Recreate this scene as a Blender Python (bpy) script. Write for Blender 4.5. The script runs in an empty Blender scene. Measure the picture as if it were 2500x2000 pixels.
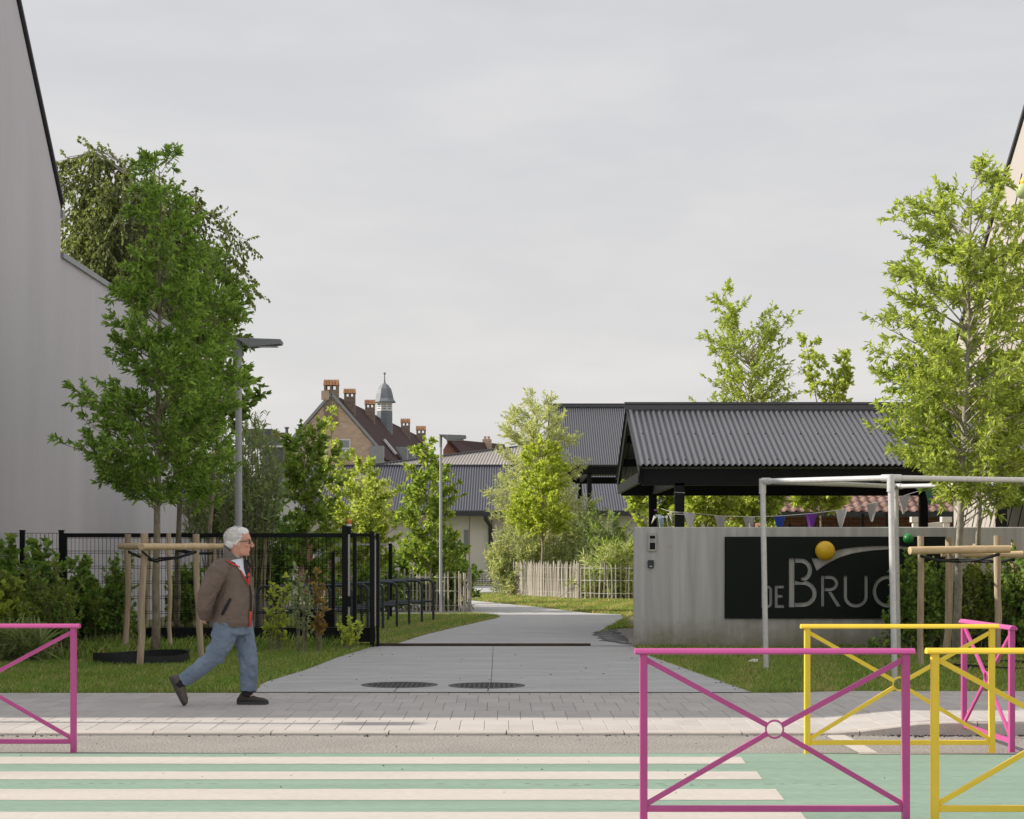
import bpy, bmesh, math, random
import numpy as np
from mathutils import Vector, Matrix
from mathutils.geometry import tessellate_polygon

random.seed(7)
RNG = np.random.default_rng(7)
SC = bpy.context.scene
COL = SC.collection
R = math.radians

# ------------------------------------------------------------------ camera, sky, sun, exposure
F, HOR, EYE = 4400.0, 1342.0, 1.575          # focal length in photo pixels, horizon row, eye height
cam_d = bpy.data.cameras.new("camera")
cam = bpy.data.objects.new("camera", cam_d)
COL.objects.link(cam)
cam.location = (0, 0, EYE)
cam.rotation_euler = (R(90), 0, 0)
cam_d.sensor_width = 36.0
cam_d.lens = 36.0 * F / 2500.0
cam_d.shift_y = (HOR - 1000.0) / 2500.0
cam_d.clip_start = 0.1
cam_d.clip_end = 4000.0
SC.camera = cam

SUN_EL = R(32.8)
SUN_DIR = Vector((1.0, -0.05, -math.tan(SUN_EL))).normalized()   # the way the light travels
w = bpy.data.worlds.new("World")
SC.world = w
w.use_nodes = True
nt = w.node_tree
for n in list(nt.nodes):
    nt.nodes.remove(n)
N = nt.nodes.new
out = N("ShaderNodeOutputWorld")
bg = N("ShaderNodeBackground")
sky = N("ShaderNodeTexSky")
sky.sky_type = 'NISHITA'
sky.sun_disc = False
sky.sun_elevation = SUN_EL
sky.sun_rotation = R(270)
sky.air_density = 1.0
sky.dust_density = 2.0
bgs = N("ShaderNodeVectorMath"); bgs.operation = 'SCALE'; bgs.inputs['Scale'].default_value = 0.10
nt.links.new(sky.outputs[0], bgs.inputs[0])
tc = N("ShaderNodeTexCoord")
sep = N("ShaderNodeSeparateXYZ")
nt.links.new(tc.outputs['Generated'], sep.inputs[0])
ramp = N("ShaderNodeValToRGB")
ramp.color_ramp.elements[0].position = 0.0
ramp.color_ramp.elements[0].color = (0.675, 0.655, 0.635, 1)
ramp.color_ramp.elements[1].position = 0.34
ramp.color_ramp.elements[1].color = (0.565, 0.575, 0.597, 1)
e = ramp.color_ramp.elements.new(0.14)
e.color = (0.640, 0.632, 0.628, 1)
e = ramp.color_ramp.elements.new(1.0)
e.color = (0.66, 0.668, 0.685, 1)
nt.links.new(sep.outputs['Z'], ramp.inputs[0])
# thin streaky cloud
mp = N("ShaderNodeMapping"); mp.inputs['Scale'].default_value = (2.2, 2.2, 11.0)
mp.inputs['Rotation'].default_value = (0, R(5), 0)
nt.links.new(tc.outputs['Generated'], mp.inputs['Vector'])
no = N("ShaderNodeTexNoise"); no.inputs['Scale'].default_value = 2.6
no.inputs['Detail'].default_value = 7; no.inputs['Roughness'].default_value = 0.52
nt.links.new(mp.outputs[0], no.inputs['Vector'])
cr = N("ShaderNodeValToRGB")
cr.color_ramp.elements[0].position = 0.40; cr.color_ramp.elements[0].color = (0.985, 0.985, 0.99, 1)
cr.color_ramp.elements[1].position = 0.72; cr.color_ramp.elements[1].color = (1.065, 1.055, 1.045, 1)
nt.links.new(no.outputs['Fac'], cr.inputs[0])
mul = N("ShaderNodeMix"); mul.data_type = 'RGBA'; mul.blend_type = 'MULTIPLY'; mul.inputs[0].default_value = 1.0
nt.links.new(ramp.outputs[0], mul.inputs[6]); nt.links.new(cr.outputs[0], mul.inputs[7])
mp2 = N("ShaderNodeMapping"); mp2.inputs['Scale'].default_value = (5.0, 5.0, 13.0); mp2.inputs['Location'].default_value = (3.1, 1.7, 0.4)
nt.links.new(tc.outputs['Generated'], mp2.inputs['Vector'])
no2 = N("ShaderNodeTexNoise"); no2.inputs['Scale'].default_value = 1.5; no2.inputs['Detail'].default_value = 9; no2.inputs['Roughness'].default_value = 0.55
nt.links.new(mp2.outputs[0], no2.inputs['Vector'])
cr2 = N("ShaderNodeValToRGB")
cr2.color_ramp.elements[0].position = 0.46; cr2.color_ramp.elements[0].color = (0.99, 0.99, 0.993, 1)
cr2.color_ramp.elements[1].position = 0.70; cr2.color_ramp.elements[1].color = (1.07, 1.06, 1.045, 1)
nt.links.new(no2.outputs['Fac'], cr2.inputs[0])
mul2 = N("ShaderNodeMix"); mul2.data_type = 'RGBA'; mul2.blend_type = 'MULTIPLY'; mul2.inputs[0].default_value = 1.0
nt.links.new(mul.outputs[2], mul2.inputs[6]); nt.links.new(cr2.outputs[0], mul2.inputs[7])
mix = N("ShaderNodeMix"); mix.data_type = 'RGBA'; mix.inputs[0].default_value = 0.93
nt.links.new(bgs.outputs[0], mix.inputs[6]); nt.links.new(mul2.outputs[2], mix.inputs[7])
nt.links.new(mix.outputs[2], bg.inputs['Color'])
bg.inputs['Strength'].default_value = 1.0
nt.links.new(bg.outputs[0], out.inputs[0])

sun_d = bpy.data.lights.new("sun", 'SUN')
sun_d.energy = 4.6
sun_d.angle = R(0.6)
sun_d.color = (1.0, 0.915, 0.80)
sun = bpy.data.objects.new("sun", sun_d)
COL.objects.link(sun)
sun.location = (-30, 10, 40)
sun.rotation_euler = SUN_DIR.to_track_quat('-Z', 'Y').to_euler()

SC.view_settings.view_transform = 'Standard'
SC.view_settings.look = 'None'
SC.view_settings.exposure = 0.22
SC.view_settings.gamma = 1.0
SC.view_settings.use_curve_mapping = False

# ------------------------------------------------------------------ helpers
def PX(x, y, d):
    """photo pixel + depth -> world point"""
    return Vector(((x - 1250.0) * d / F, d, EYE - (y - HOR) * d / F))

def G(x, y, z=0.05):
    """photo pixel lying on ground height z -> world point"""
    d = F * (EYE - z) / (y - HOR)
    return Vector(((x - 1250.0) * d / F, d, z))

def tag(o, label=None, cat=None, group=None, kind=None):
    if label: o['label'] = label
    if cat: o['category'] = cat
    if group: o['group'] = group
    if kind: o['kind'] = kind
    return o

def thing(name, label, cat, loc=(0, 0, 0), group=None, kind=None):
    o = bpy.data.objects.new(name, None)
    o.empty_display_size = 0.2
    COL.objects.link(o)
    o.location = loc
    return tag(o, label, cat, group, kind)

def origin_of(o):
    while o is not None and o.parent is not None:
        o = o.parent
    return Vector(o.location) if o is not None else Vector((0, 0, 0))

def link_mesh(name, me, mat=None, parent=None):
    o = bpy.data.objects.new(name, me)
    COL.objects.link(o)
    if mat is not None and len(me.materials) == 0:
        me.materials.append(mat)
    if parent is not None:
        o.parent = parent
    return o

class MB:
    def __init__(self):
        self.v = []; self.f = []
    def add(self, vs, fs):
        b = len(self.v)
        self.v.extend([tuple(x) for x in vs])
        self.f.extend([tuple(i + b for i in f) for f in fs])
        return self
    def box(self, x0, x1, y0, y1, z0, z1):
        return self.add([(x0, y0, z0), (x1, y0, z0), (x1, y1, z0), (x0, y1, z0),
                         (x0, y0, z1), (x1, y0, z1), (x1, y1, z1), (x0, y1, z1)],
                        [(0, 3, 2, 1), (4, 5, 6, 7), (0, 1, 5, 4), (1, 2, 6, 5), (2, 3, 7, 6), (3, 0, 4, 7)])
    def beam(self, a, b, w_, h_, up=(0, 0, 1)):
        a = Vector(a); b = Vector(b)
        t = (b - a).normalized(); up = Vector(up)
        if abs(t.dot(up)) > 0.99: up = Vector((0, 1, 0))
        s = t.cross(up).normalized(); u = s.cross(t).normalized()
        vs = []
        for p in (a, b):
            for i, j in ((-1, -1), (1, -1), (1, 1), (-1, 1)):
                vs.append(p + s * (i * w_ / 2) + u * (j * h_ / 2))
        return self.add(vs, [(0, 1, 2, 3), (7, 6, 5, 4), (0, 4, 5, 1), (1, 5, 6, 2), (2, 6, 7, 3), (3, 7, 4, 0)])
    def tube(self, pts, rad, seg=8, caps=True, flat=1.0):
        pts = [Vector(p) for p in pts]
        n = len(pts)
        rad = [rad] * n if not hasattr(rad, '__len__') else list(rad)
        vs = []; fs = []
        ref = Vector((0.13, 0.97, 0.21))
        for i, p in enumerate(pts):
            t = (pts[min(i + 1, n - 1)] - pts[max(i - 1, 0)])
            t = t.normalized() if t.length > 1e-9 else Vector((0, 0, 1))
            s = t.cross(ref)
            if s.length < 0.15: s = t.cross(Vector((1, 0, 0)))
            s.normalize(); u = s.cross(t).normalized()
            for k in range(seg):
                a = 2 * math.pi * k / seg
                vs.append(p + s * (math.cos(a) * rad[i]) + u * (math.sin(a) * rad[i] * flat))
        for i in range(n - 1):
            for k in range(seg):
                k2 = (k + 1) % seg
                fs.append((i * seg + k, i * seg + k2, (i + 1) * seg + k2, (i + 1) * seg + k))
        if caps:
            fs.append(tuple(range(seg - 1, -1, -1)))
            fs.append(tuple((n - 1) * seg + k for k in range(seg)))
        return self.add(vs, fs)
    def rings(self, rings, seg=24):
        """rings: (cx, cy, z, rx, ry) ellipses, closed at both ends"""
        vs = []; fs = []
        for cx, cy, z, rx, ry in rings:
            for k in range(seg):
                a = 2 * math.pi * k / seg
                vs.append((cx + rx * math.cos(a), cy + ry * math.sin(a), z))
        n = len(rings)
        for i in range(n - 1):
            for k in range(seg):
                k2 = (k + 1) % seg
                fs.append((i * seg + k, i * seg + k2, (i + 1) * seg + k2, (i + 1) * seg + k))
        fs.append(tuple(range(seg - 1, -1, -1)))
        fs.append(tuple((n - 1) * seg + k for k in range(seg)))
        return self.add(vs, fs)
    def ball(self, c, rx, ry=None, rz=None, seg=16, rng=10):
        ry = ry or rx; rz = rz or rx
        c = Vector(c)
        vs = [c + Vector((0, 0, -rz))]; fs = []
        for i in range(1, rng):
            ph = math.pi * i / rng - math.pi / 2
            for k in range(seg):
                a = 2 * math.pi * k / seg
                vs.append(c + Vector((rx * math.cos(ph) * math.cos(a), ry * math.cos(ph) * math.sin(a), rz * math.sin(ph))))
        vs.append(c + Vector((0, 0, rz)))
        top = len(vs) - 1
        for k in range(seg):
            k2 = (k + 1) % seg
            fs.append((0, 1 + k2, 1 + k))
            fs.append((top, 1 + (rng - 2) * seg + k, 1 + (rng - 2) * seg + k2))
            for i in range(rng - 2):
                a = 1 + i * seg; b = a + seg
                fs.append((a + k, a + k2, b + k2, b + k))
        return self.add(vs, fs)
    def extrude_poly(self, pts, vec):
        """closed polygon (3d points) extruded along vec"""
        pts = [Vector(p) for p in pts]; vec = Vector(vec); n = len(pts)
        b = len(self.v)
        self.v.extend([tuple(p) for p in pts] + [tuple(p + vec) for p in pts])
        tri = tessellate_polygon([pts])
        for t in tri:
            self.f.append(tuple(b + i for i in t))
            self.f.append(tuple(b + n + i for i in reversed(t)))
        for i in range(n):
            j = (i + 1) % n
            self.f.append((b + i, b + j, b + n + j, b + n + i))
        return self
    def flat_poly(self, pts):
        pts = [Vector(p) for p in pts]
        b = len(self.v)
        self.v.extend([tuple(p) for p in pts])
        for t in tessellate_polygon([pts]):
            a, c, d = (pts[i] for i in t)
            nrm = (c - a).cross(d - a)
            self.f.append(tuple(b + i for i in (t if nrm.z >= 0 else reversed(t))))
        return self
    def mesh(self, name, off=None):
        me = bpy.data.meshes.new(name)
        if off is not None and Vector(off).length > 0:
            vs = [(x - off[0], y - off[1], z - off[2]) for x, y, z in self.v]
        else:
            vs = self.v
        me.from_pydata(vs, [], self.f)
        me.update()
        return me
    def build(self, name, mat, parent=None, smooth=False, local=False, bevel=0.0, fix=True):
        off = Vector((0, 0, 0)) if local else origin_of(parent)
        me = self.mesh(name, off)
        if fix:
            bm = bmesh.new(); bm.from_mesh(me)
            bmesh.ops.recalc_face_normals(bm, faces=bm.faces)
            bm.to_mesh(me); bm.free()
        if smooth:
            me.polygons.foreach_set('use_smooth', [True] * len(me.polygons))
            if smooth == 'auto':
                me.set_sharp_from_angle(angle=R(40))
        o = link_mesh(name, me, mat, parent)
        if bevel:
            m = o.modifiers.new("bevel", 'BEVEL'); m.width = bevel; m.segments = 2; m.limit_method = 'ANGLE'; m.angle_limit = R(50)
        return o

# ------------------------------------------------------------------ materials
def mat(name, col, rough=0.7, metal=0.0, var=0.0, vscale=6.0, bump=0.0, bscale=60.0, stretch=None,
        col2=None, spec=0.4, coord='Object', objvar=0.0, islvar=0.0, detail=6.0, coat=0.0, speck=0.0, spscale=300.0):
    m = bpy.data.materials.new(name)
    m.use_nodes = True
    t = m.node_tree
    b = t.nodes['Principled BSDF']
    b.inputs['Roughness'].default_value = rough
    b.inputs['Metallic'].default_value = metal
    b.inputs['Specular IOR Level'].default_value = spec
    if coat: b.inputs['Coat Weight'].default_value = coat
    base = (*col, 1)
    L = t.links.new
    tcn = t.nodes.new("ShaderNodeTexCoord")
    if coord == 'World':
        geo = t.nodes.new("ShaderNodeNewGeometry"); vec = geo.outputs['Position']
    else:
        vec = tcn.outputs[coord]
    if stretch:
        mpn = t.nodes.new("ShaderNodeMapping"); mpn.inputs['Scale'].default_value = stretch
        L(vec, mpn.inputs['Vector']); vec = mpn.outputs[0]
    cur = None
    if var > 0 or col2:
        nz = t.nodes.new("ShaderNodeTexNoise"); nz.inputs['Scale'].default_value = vscale
        nz.inputs['Detail'].default_value = detail; nz.inputs['Roughness'].default_value = 0.6
        L(vec, nz.inputs['Vector'])
        rp = t.nodes.new("ShaderNodeValToRGB")
        rp.color_ramp.elements[0].position = 0.3; rp.color_ramp.elements[1].position = 0.7
        c2 = col2 if col2 else tuple(min(1, c * (1 + var)) for c in col)
        c1 = col if col2 else tuple(c * (1 - var) for c in col)
        rp.color_ramp.elements[0].color = (*c1, 1); rp.color_ramp.elements[1].color = (*c2, 1)
        L(nz.outputs['Fac'], rp.inputs[0]); cur = rp.outputs[0]
    def hsv(fac_socket, amount, cur):
        mr = t.nodes.new("ShaderNodeMapRange"); mr.inputs['To Min'].default_value = 1 - amount; mr.inputs['To Max'].default_value = 1 + amount
        L(fac_socket, mr.inputs['Value'])
        sc = t.nodes.new("ShaderNodeVectorMath"); sc.operation = 'SCALE'
        if cur is None: sc.inputs[0].default_value = col
        else: L(cur, sc.inputs[0])
        L(mr.outputs[0], sc.inputs['Scale']); return sc.outputs[0]
    if objvar:
        oi = t.nodes.new("ShaderNodeObjectInfo"); cur = hsv(oi.outputs['Random'], objvar, cur)
    if islvar:
        g2 = t.nodes.new("ShaderNodeNewGeometry"); cur = hsv(g2.outputs['Random Per Island'], islvar, cur)
    if speck:
        n3 = t.nodes.new("ShaderNodeTexNoise"); n3.inputs['Scale'].default_value = spscale; n3.inputs['Detail'].default_value = 2
        L(vec, n3.inputs['Vector']); 
        mr3 = t.nodes.new("ShaderNodeMapRange"); mr3.inputs['From Min'].default_value = 0.3; mr3.inputs['From Max'].default_value = 0.7
        L(n3.outputs['Fac'], mr3.inputs['Value'])
        cur = hsv(mr3.outputs[0], speck, cur)
    if cur is None: b.inputs['Base Color'].default_value = base
    else: L(cur, b.inputs['Base Color'])
    if bump > 0:
        n2 = t.nodes.new("ShaderNodeTexNoise"); n2.inputs['Scale'].default_value = bscale; n2.inputs['Detail'].default_value = 5
        L(vec, n2.inputs['Vector'])
        bp = t.nodes.new("ShaderNodeBump"); bp.inputs['Strength'].default_value = bump; bp.inputs['Distance'].default_value = 0.02
        L(n2.outputs['Fac'], bp.inputs['Height']); L(bp.outputs[0], b.inputs['Normal'])
    return m

def leaf_mat(name, col, var=0.35, trans=0.35, hue=0.0, rough=0.5):
    m = bpy.data.materials.new(name); m.use_nodes = True
    t = m.node_tree; L = t.links.new
    b = t.nodes['Principled BSDF']; o = t.nodes['Material Output']
    g = t.nodes.new("ShaderNodeNewGeometry")
    rp = t.nodes.new("ShaderNodeValToRGB")
    c0 = tuple(c * (1 - var) for c in col)
    c1 = (min(1, col[0] * (1 + var * 1.2)), min(1, col[1] * (1 + var)), col[2] * (1 + var * 0.6))
    rp.color_ramp.elements[0].color = (*c0, 1); rp.color_ramp.elements[1].color = (*c1, 1)
    L(g.outputs['Random Per Island'], rp.inputs[0])
    L(rp.outputs[0], b.inputs['Base Color'])
    b.inputs['Roughness'].default_value = rough
    b.inputs['Specular IOR Level'].default_value = 0.28
    tr = t.nodes.new("ShaderNodeBsdfTranslucent")
    sc = t.nodes.new("ShaderNodeVectorMath"); sc.operation = 'MULTIPLY'; sc.inputs[1].default_value = (1.25, 1.22, 0.65)
    L(rp.outputs[0], sc.inputs[0]); L(sc.outputs[0], tr.inputs['Color'])
    mx = t.nodes.new("ShaderNodeMixShader"); mx.inputs[0].default_value = trans
    L(b.outputs[0], mx.inputs[1]); L(tr.outputs[0], mx.inputs[2]); L(mx.outputs[0], o.inputs['Surface'])
    return m

M = {}
M['asphalt'] = mat('asphalt', (0.315, 0.295, 0.272), 0.9, var=0.10, vscale=1.4, bump=0.5, bscale=260, coord='World', speck=0.55, spscale=55)
M['green_paint'] = mat('green_paint', (0.235, 0.338, 0.265), 0.75, var=0.10, vscale=1.2, bump=0.6, bscale=30, coord='World', stretch=(.28, 3.2, 1), speck=0.16, spscale=34)
M['white_paint'] = mat('white_paint', (0.53, 0.49, 0.445), 0.7, var=0.06, vscale=1.6, bump=0.3, bscale=45, coord='World', stretch=(.6, 2.2, 1), speck=0.09, spscale=26)
M['slab'] = mat('paving_concrete', (0.465, 0.437, 0.415), 0.85, var=0.06, vscale=3.0, bump=0.15, bscale=120, coord='World', objvar=0.06, speck=0.06, spscale=90)
M['joint'] = mat('joint_sand', (0.25, 0.23, 0.205), 0.95, var=0.25, vscale=9, coord='World')
M['kerb'] = mat('kerb_concrete', (0.485, 0.448, 0.41), 0.85, var=0.09, vscale=4, bump=0.2, bscale=90, coord='World', objvar=0.05, speck=0.08, spscale=100)
M['path'] = mat('brushed_concrete', (0.445, 0.44, 0.44), 0.8, var=0.13, vscale=0.9, bump=0.12, bscale=30, coord='World', stretch=(1, 3.5, 1), speck=0.10, spscale=14, detail=9)
M['soil'] = mat('grass_soil', (0.11, 0.135, 0.045), 0.95, col2=(0.20, 0.185, 0.09), vscale=1.2, bump=0.6, bscale=30, coord='World')
M['render_wall'] = mat('grey_render', (0.615, 0.595, 0.640), 0.9, var=0.055, vscale=0.8, bump=0.12, bscale=120, coord='World', stretch=(1, 1, 0.22), speck=0.03, spscale=40)
M['cream'] = mat('cream_render', (0.74, 0.705, 0.65), 0.9, var=0.03, vscale=0.6, bump=0.1, bscale=60, coord='World')
M['cream_gable'] = mat('pinkish_render', (0.46, 0.425, 0.395), 0.9, var=0.04, vscale=0.6, bump=0.1, bscale=60, coord='World')
M['trim_dark'] = mat('dark_trim', (0.055, 0.058, 0.062), 0.6)
M['zinc'] = mat('zinc', (0.30, 0.315, 0.335), 0.5, metal=0.3, var=0.12, vscale=3)
M['black'] = mat('black_steel', (0.0055, 0.0075, 0.008), 0.5, var=0.15, vscale=5, spec=0.22)
M['anthracite'] = mat('anthracite_tube', (0.030, 0.042, 0.052), 0.4, spec=0.5)
M['galv'] = mat('galvanised_steel', (0.62, 0.62, 0.615), 0.42, metal=0.25, var=0.12, vscale=20, spec=0.5)
M['lamp_grey'] = mat('lamp_paint', (0.46, 0.46, 0.50), 0.5, var=0.04, vscale=4)
M['lamp_dark'] = mat('lamp_head_paint', (0.27, 0.28, 0.295), 0.5)
M['pink'] = mat('pink_paint', (0.52, 0.082, 0.285), 0.38, var=0.07, vscale=4, spec=0.5, bump=0.02, bscale=60)
M['yellow'] = mat('yellow_paint', (0.93, 0.63, 0.05), 0.38, var=0.06, vscale=4, spec=0.5, bump=0.02, bscale=60)
M['wood_grey'] = mat('weathered_wood', (0.31, 0.28, 0.24), 0.9, col2=(0.52, 0.475, 0.415), vscale=7, stretch=(3, 3, 0.35), bump=0.5, bscale=40, objvar=0.18)
M['wood_stake'] = mat('stake_wood', (0.34, 0.25, 0.165), 0.9, col2=(0.62, 0.50, 0.37), vscale=6, stretch=(3, 3, 0.3), bump=0.55, bscale=28, objvar=0.12)
M['wood_pole'] = mat('peeled_log', (0.58, 0.41, 0.23), 0.7, col2=(0.72, 0.57, 0.37), vscale=5, stretch=(0.4, 3, 3), bump=0.2, bscale=24)
M['bark'] = mat('bark', (0.19, 0.155, 0.105), 0.95, col2=(0.40, 0.35, 0.265), vscale=14, stretch=(1, 1, 0.5), bump=0.8, bscale=45)
M['bark_pale'] = mat('pale_bark', (0.24, 0.215, 0.175), 0.95, col2=(0.44, 0.41, 0.35), vscale=12, stretch=(1, 1, 0.6), bump=0.7, bscale=40)
M['twig'] = mat('twig_bark', (0.11, 0.085, 0.055), 0.9, var=0.3, vscale=10)
M['rubber'] = mat('black_rubber', (0.018, 0.020, 0.022), 0.6, var=0.2, vscale=6)
M['roof_dark'] = mat('corrugated_steel_paint', (0.088, 0.091, 0.104), 0.42, var=0.05, vscale=2, coord='World', spec=0.5)
M['roof_far'] = mat('grey_roof_paint', (0.080, 0.082, 0.102), 0.5, var=0.05, vscale=1, coord='World')
M['roof_pale'] = mat('pale_roof_paint', (0.40, 0.36, 0.325), 0.6, var=0.04, vscale=1, coord='World')
M['tile_red'] = mat('red_clay_tile', (0.25, 0.145, 0.118), 0.85, col2=(0.35, 0.235, 0.20), vscale=3, objvar=0.18, coord='World')
M['tile_orange'] = mat('orange_ridge_tile', (0.23, 0.082, 0.048), 0.85, col2=(0.24, 0.15, 0.055), vscale=1.5, islvar=0.2, coord='World')
M['tile_brown'] = mat('dark_red_roof', (0.072, 0.029, 0.026), 0.9, col2=(0.046, 0.022, 0.022), vscale=0.35, coord='World', stretch=(1, 1, 3), bump=0.4, bscale=4)
M['slate'] = mat('slate', (0.085, 0.10, 0.12), 0.55, var=0.15, vscale=2, coord='World')
M['white'] = mat('white_joinery', (0.70, 0.70, 0.69), 0.6)
M['glass'] = mat('window_glass', (0.22, 0.25, 0.28), 0.1, spec=0.8)
M['litter'] = mat('paper', (0.7, 0.7, 0.7), 0.8)
M['cloth_white'] = mat('flag_white', (0.52, 0.51, 0.50), 0.9, var=0.05, vscale=10)
M['cloth_grey'] = mat('flag_grey', (0.36, 0.35, 0.34), 0.9, var=0.05, vscale=10)
M['cloth_blue'] = mat('flag_blue', (0.02, 0.06, 0.30), 0.85)
M['cloth_purple'] = mat('flag_purple', (0.16, 0.035, 0.30), 0.85)
M['cloth_green'] = mat('flag_green', (0.05, 0.13, 0.10), 0.85)
M['cloth_pale'] = mat('flag_pale_blue', (0.35, 0.45, 0.62), 0.85)
M['ball_yellow'] = mat('ball_yellow', (0.82, 0.50, 0.018), 0.35, spec=0.5, var=0.05, vscale=6)
M['ball_green'] = mat('ball_green', (0.02, 0.22, 0.05), 0.35, spec=0.5)
M['ball_pale'] = mat('ball_pale_green', (0.45, 0.55, 0.25), 0.35, spec=0.5)
M['cobble'] = mat('cobble', (0.17, 0.17, 0.175), 0.85, var=0.15, vscale=12, objvar=0.25, bump=0.3, bscale=60)
M['beacon'] = mat('beacon_lens', (0.75, 0.20, 0.01), 0.25, spec=0.6)
M['board'] = mat('sign_board', (0.006, 0.0095, 0.0085), 0.55, spec=0.22, var=0.1, vscale=3)
M['alu'] = mat('brushed_aluminium', (0.48, 0.46, 0.43), 0.5, metal=0.3)
M['iron'] = mat('cast_iron', (0.075, 0.073, 0.072), 0.6, metal=0.3, var=0.2, vscale=12)

M['turret_slate'] = mat('turret_lead', (0.19, 0.21, 0.235), 0.5, var=0.12, vscale=2, coord='World')

def brick_mat(name, c1, c2, mortar, sx, row, scale=1.0, bump=0.3):
    m = bpy.data.materials.new(name); m.use_nodes = True
    t = m.node_tree; L = t.links.new; b = t.nodes['Principled BSDF']
    b.inputs['Roughness'].default_value = 0.9
    g = t.nodes.new("ShaderNodeNewGeometry"); sp = t.nodes.new("ShaderNodeSeparateXYZ"); cb = t.nodes.new("ShaderNodeCombineXYZ")
    L(g.outputs['Position'], sp.inputs[0])
    ad = t.nodes.new("ShaderNodeMath"); ad.operation = 'ADD'; L(sp.outputs['X'], ad.inputs[0]); L(sp.outputs['Y'], ad.inputs[1])
    L(ad.outputs[0], cb.inputs['X']); L(sp.outputs['Z'], cb.inputs['Y'])
    br = t.nodes.new("ShaderNodeTexBrick"); br.inputs['Scale'].default_value = scale
    br.inputs['Brick Width'].default_value = sx; br.inputs['Row Height'].default_value = row; br.inputs['Mortar Size'].default_value = row * 0.14
    br.inputs['Color1'].default_value = (*c1, 1); br.inputs['Color2'].default_value = (*c2, 1); br.inputs['Mortar'].default_value = (*mortar, 1)
    L(cb.outputs[0], br.inputs['Vector'])
    nz = t.nodes.new("ShaderNodeTexNoise"); nz.inputs['Scale'].default_value = 0.9; nz.inputs['Detail'].default_value = 6
    L(g.outputs['Position'], nz.inputs['Vector'])
    mr = t.nodes.new("ShaderNodeMapRange"); mr.inputs['To Min'].default_value = 0.7; mr.inputs['To Max'].default_value = 1.3; L(nz.outputs['Fac'], mr.inputs['Value'])
    sc = t.nodes.new("ShaderNodeVectorMath"); sc.operation = 'SCALE'; L(br.outputs['Color'], sc.inputs[0]); L(mr.outputs[0], sc.inputs['Scale'])
    L(sc.outputs[0], b.inputs['Base Color'])
    return m
M['brick_buff'] = brick_mat('buff_brick', (0.50, 0.315, 0.235), (0.60, 0.43, 0.335), (0.55, 0.46, 0.39), 0.6, 0.22)
M['brick_chimney'] = brick_mat('sooty_brick', (0.20, 0.145, 0.11), (0.28, 0.21, 0.165), (0.26, 0.21, 0.175), 0.6, 0.22)
M['brick_red'] = brick_mat('red_brick', (0.22, 0.075, 0.05), (0.30, 0.11, 0.075), (0.25, 0.2, 0.17), 0.22, 0.075)

def wall_concrete():
    m = bpy.data.materials.new('board_marked_concrete'); m.use_nodes = True
    t = m.node_tree; L = t.links.new; b = t.nodes['Principled BSDF']; b.inputs['Roughness'].default_value = 0.85
    g = t.nodes.new("ShaderNodeNewGeometry")
    mpn = t.nodes.new("ShaderNodeMapping"); mpn.inputs['Scale'].default_value = (8.0, 8.0, 0.45); L(g.outputs['Position'], mpn.inputs['Vector'])
    n1 = t.nodes.new("ShaderNodeTexNoise"); n1.inputs['Scale'].default_value = 1.0; n1.inputs['Detail'].default_value = 7; L(mpn.outputs[0], n1.inputs['Vector'])
    rp = t.nodes.new("ShaderNodeValToRGB"); rp.color_ramp.elements[0].position = 0.3; rp.color_ramp.elements[1].position = 0.72
    rp.color_ramp.elements[0].color = (0.41, 0.405, 0.395, 1); rp.color_ramp.elements[1].color = (0.62, 0.612, 0.595, 1)
    L(n1.outputs['Fac'], rp.inputs[0])
    # moss and splash stain along the foot of the wall
    sp = t.nodes.new("ShaderNodeSeparateXYZ"); L(g.outputs['Position'], sp.inputs[0])
    n2 = t.nodes.new("ShaderNodeTexNoise"); n2.inputs['Scale'].default_value = 3.2; n2.inputs['Detail'].default_value = 8; n2.inputs['Roughness'].default_value = 0.7; L(g.outputs['Position'], n2.inputs['Vector'])
    ma = t.nodes.new("ShaderNodeMath"); ma.operation = 'MULTIPLY_ADD'; ma.inputs[1].default_value = -0.75; L(n2.outputs['Fac'], ma.inputs[0]); L(sp.outputs['Z'], ma.inputs[2])
    mr = t.nodes.new("ShaderNodeMapRange"); mr.inputs['From Min'].default_value = -0.30; mr.inputs['From Max'].default_value = 0.16
    mr.inputs['To Min'].default_value = 0.72; mr.inputs['To Max'].default_value = 0.0; L(ma.outputs[0], mr.inputs['Value'])
    mx = t.nodes.new("ShaderNodeMix"); mx.data_type = 'RGBA'; L(mr.outputs[0], mx.inputs[0]); L(rp.outputs[0], mx.inputs[6]); mx.inputs[7].default_value = (0.20, 0.165, 0.085, 1)
    L(mx.outputs[2], b.inputs['Base Color'])
    # board seams
    wv = t.nodes.new("ShaderNodeTexBrick"); wv.offset = 0.0
    wv.inputs['Scale'].default_value = 1.0; wv.inputs['Brick Width'].default_value = 0.27; wv.inputs['Row Height'].default_value = 30; wv.inputs['Mortar Size'].default_value = 0.003
    L(g.outputs['Position'], wv.inputs['Vector'])
    bp = t.nodes.new("ShaderNodeBump"); bp.inputs['Strength'].default_value = 0.5; bp.inputs['Distance'].default_value = 0.01
    L(wv.outputs['Fac'], bp.inputs['Height'])
    n3 = t.nodes.new("ShaderNodeTexNoise"); n3.inputs['Scale'].default_value = 40; L(g.outputs['Position'], n3.inputs['Vector'])
    b2 = t.nodes.new("ShaderNodeBump"); b2.inputs['Strength'].default_value = 0.15; b2.inputs['Distance'].default_value = 0.01
    L(n3.outputs['Fac'], b2.inputs['Height']); L(bp.outputs[0], b2.inputs['Normal']); L(b2.outputs[0], b.inputs['Normal'])
    return m
M['wall_concrete'] = wall_concrete()

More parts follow.
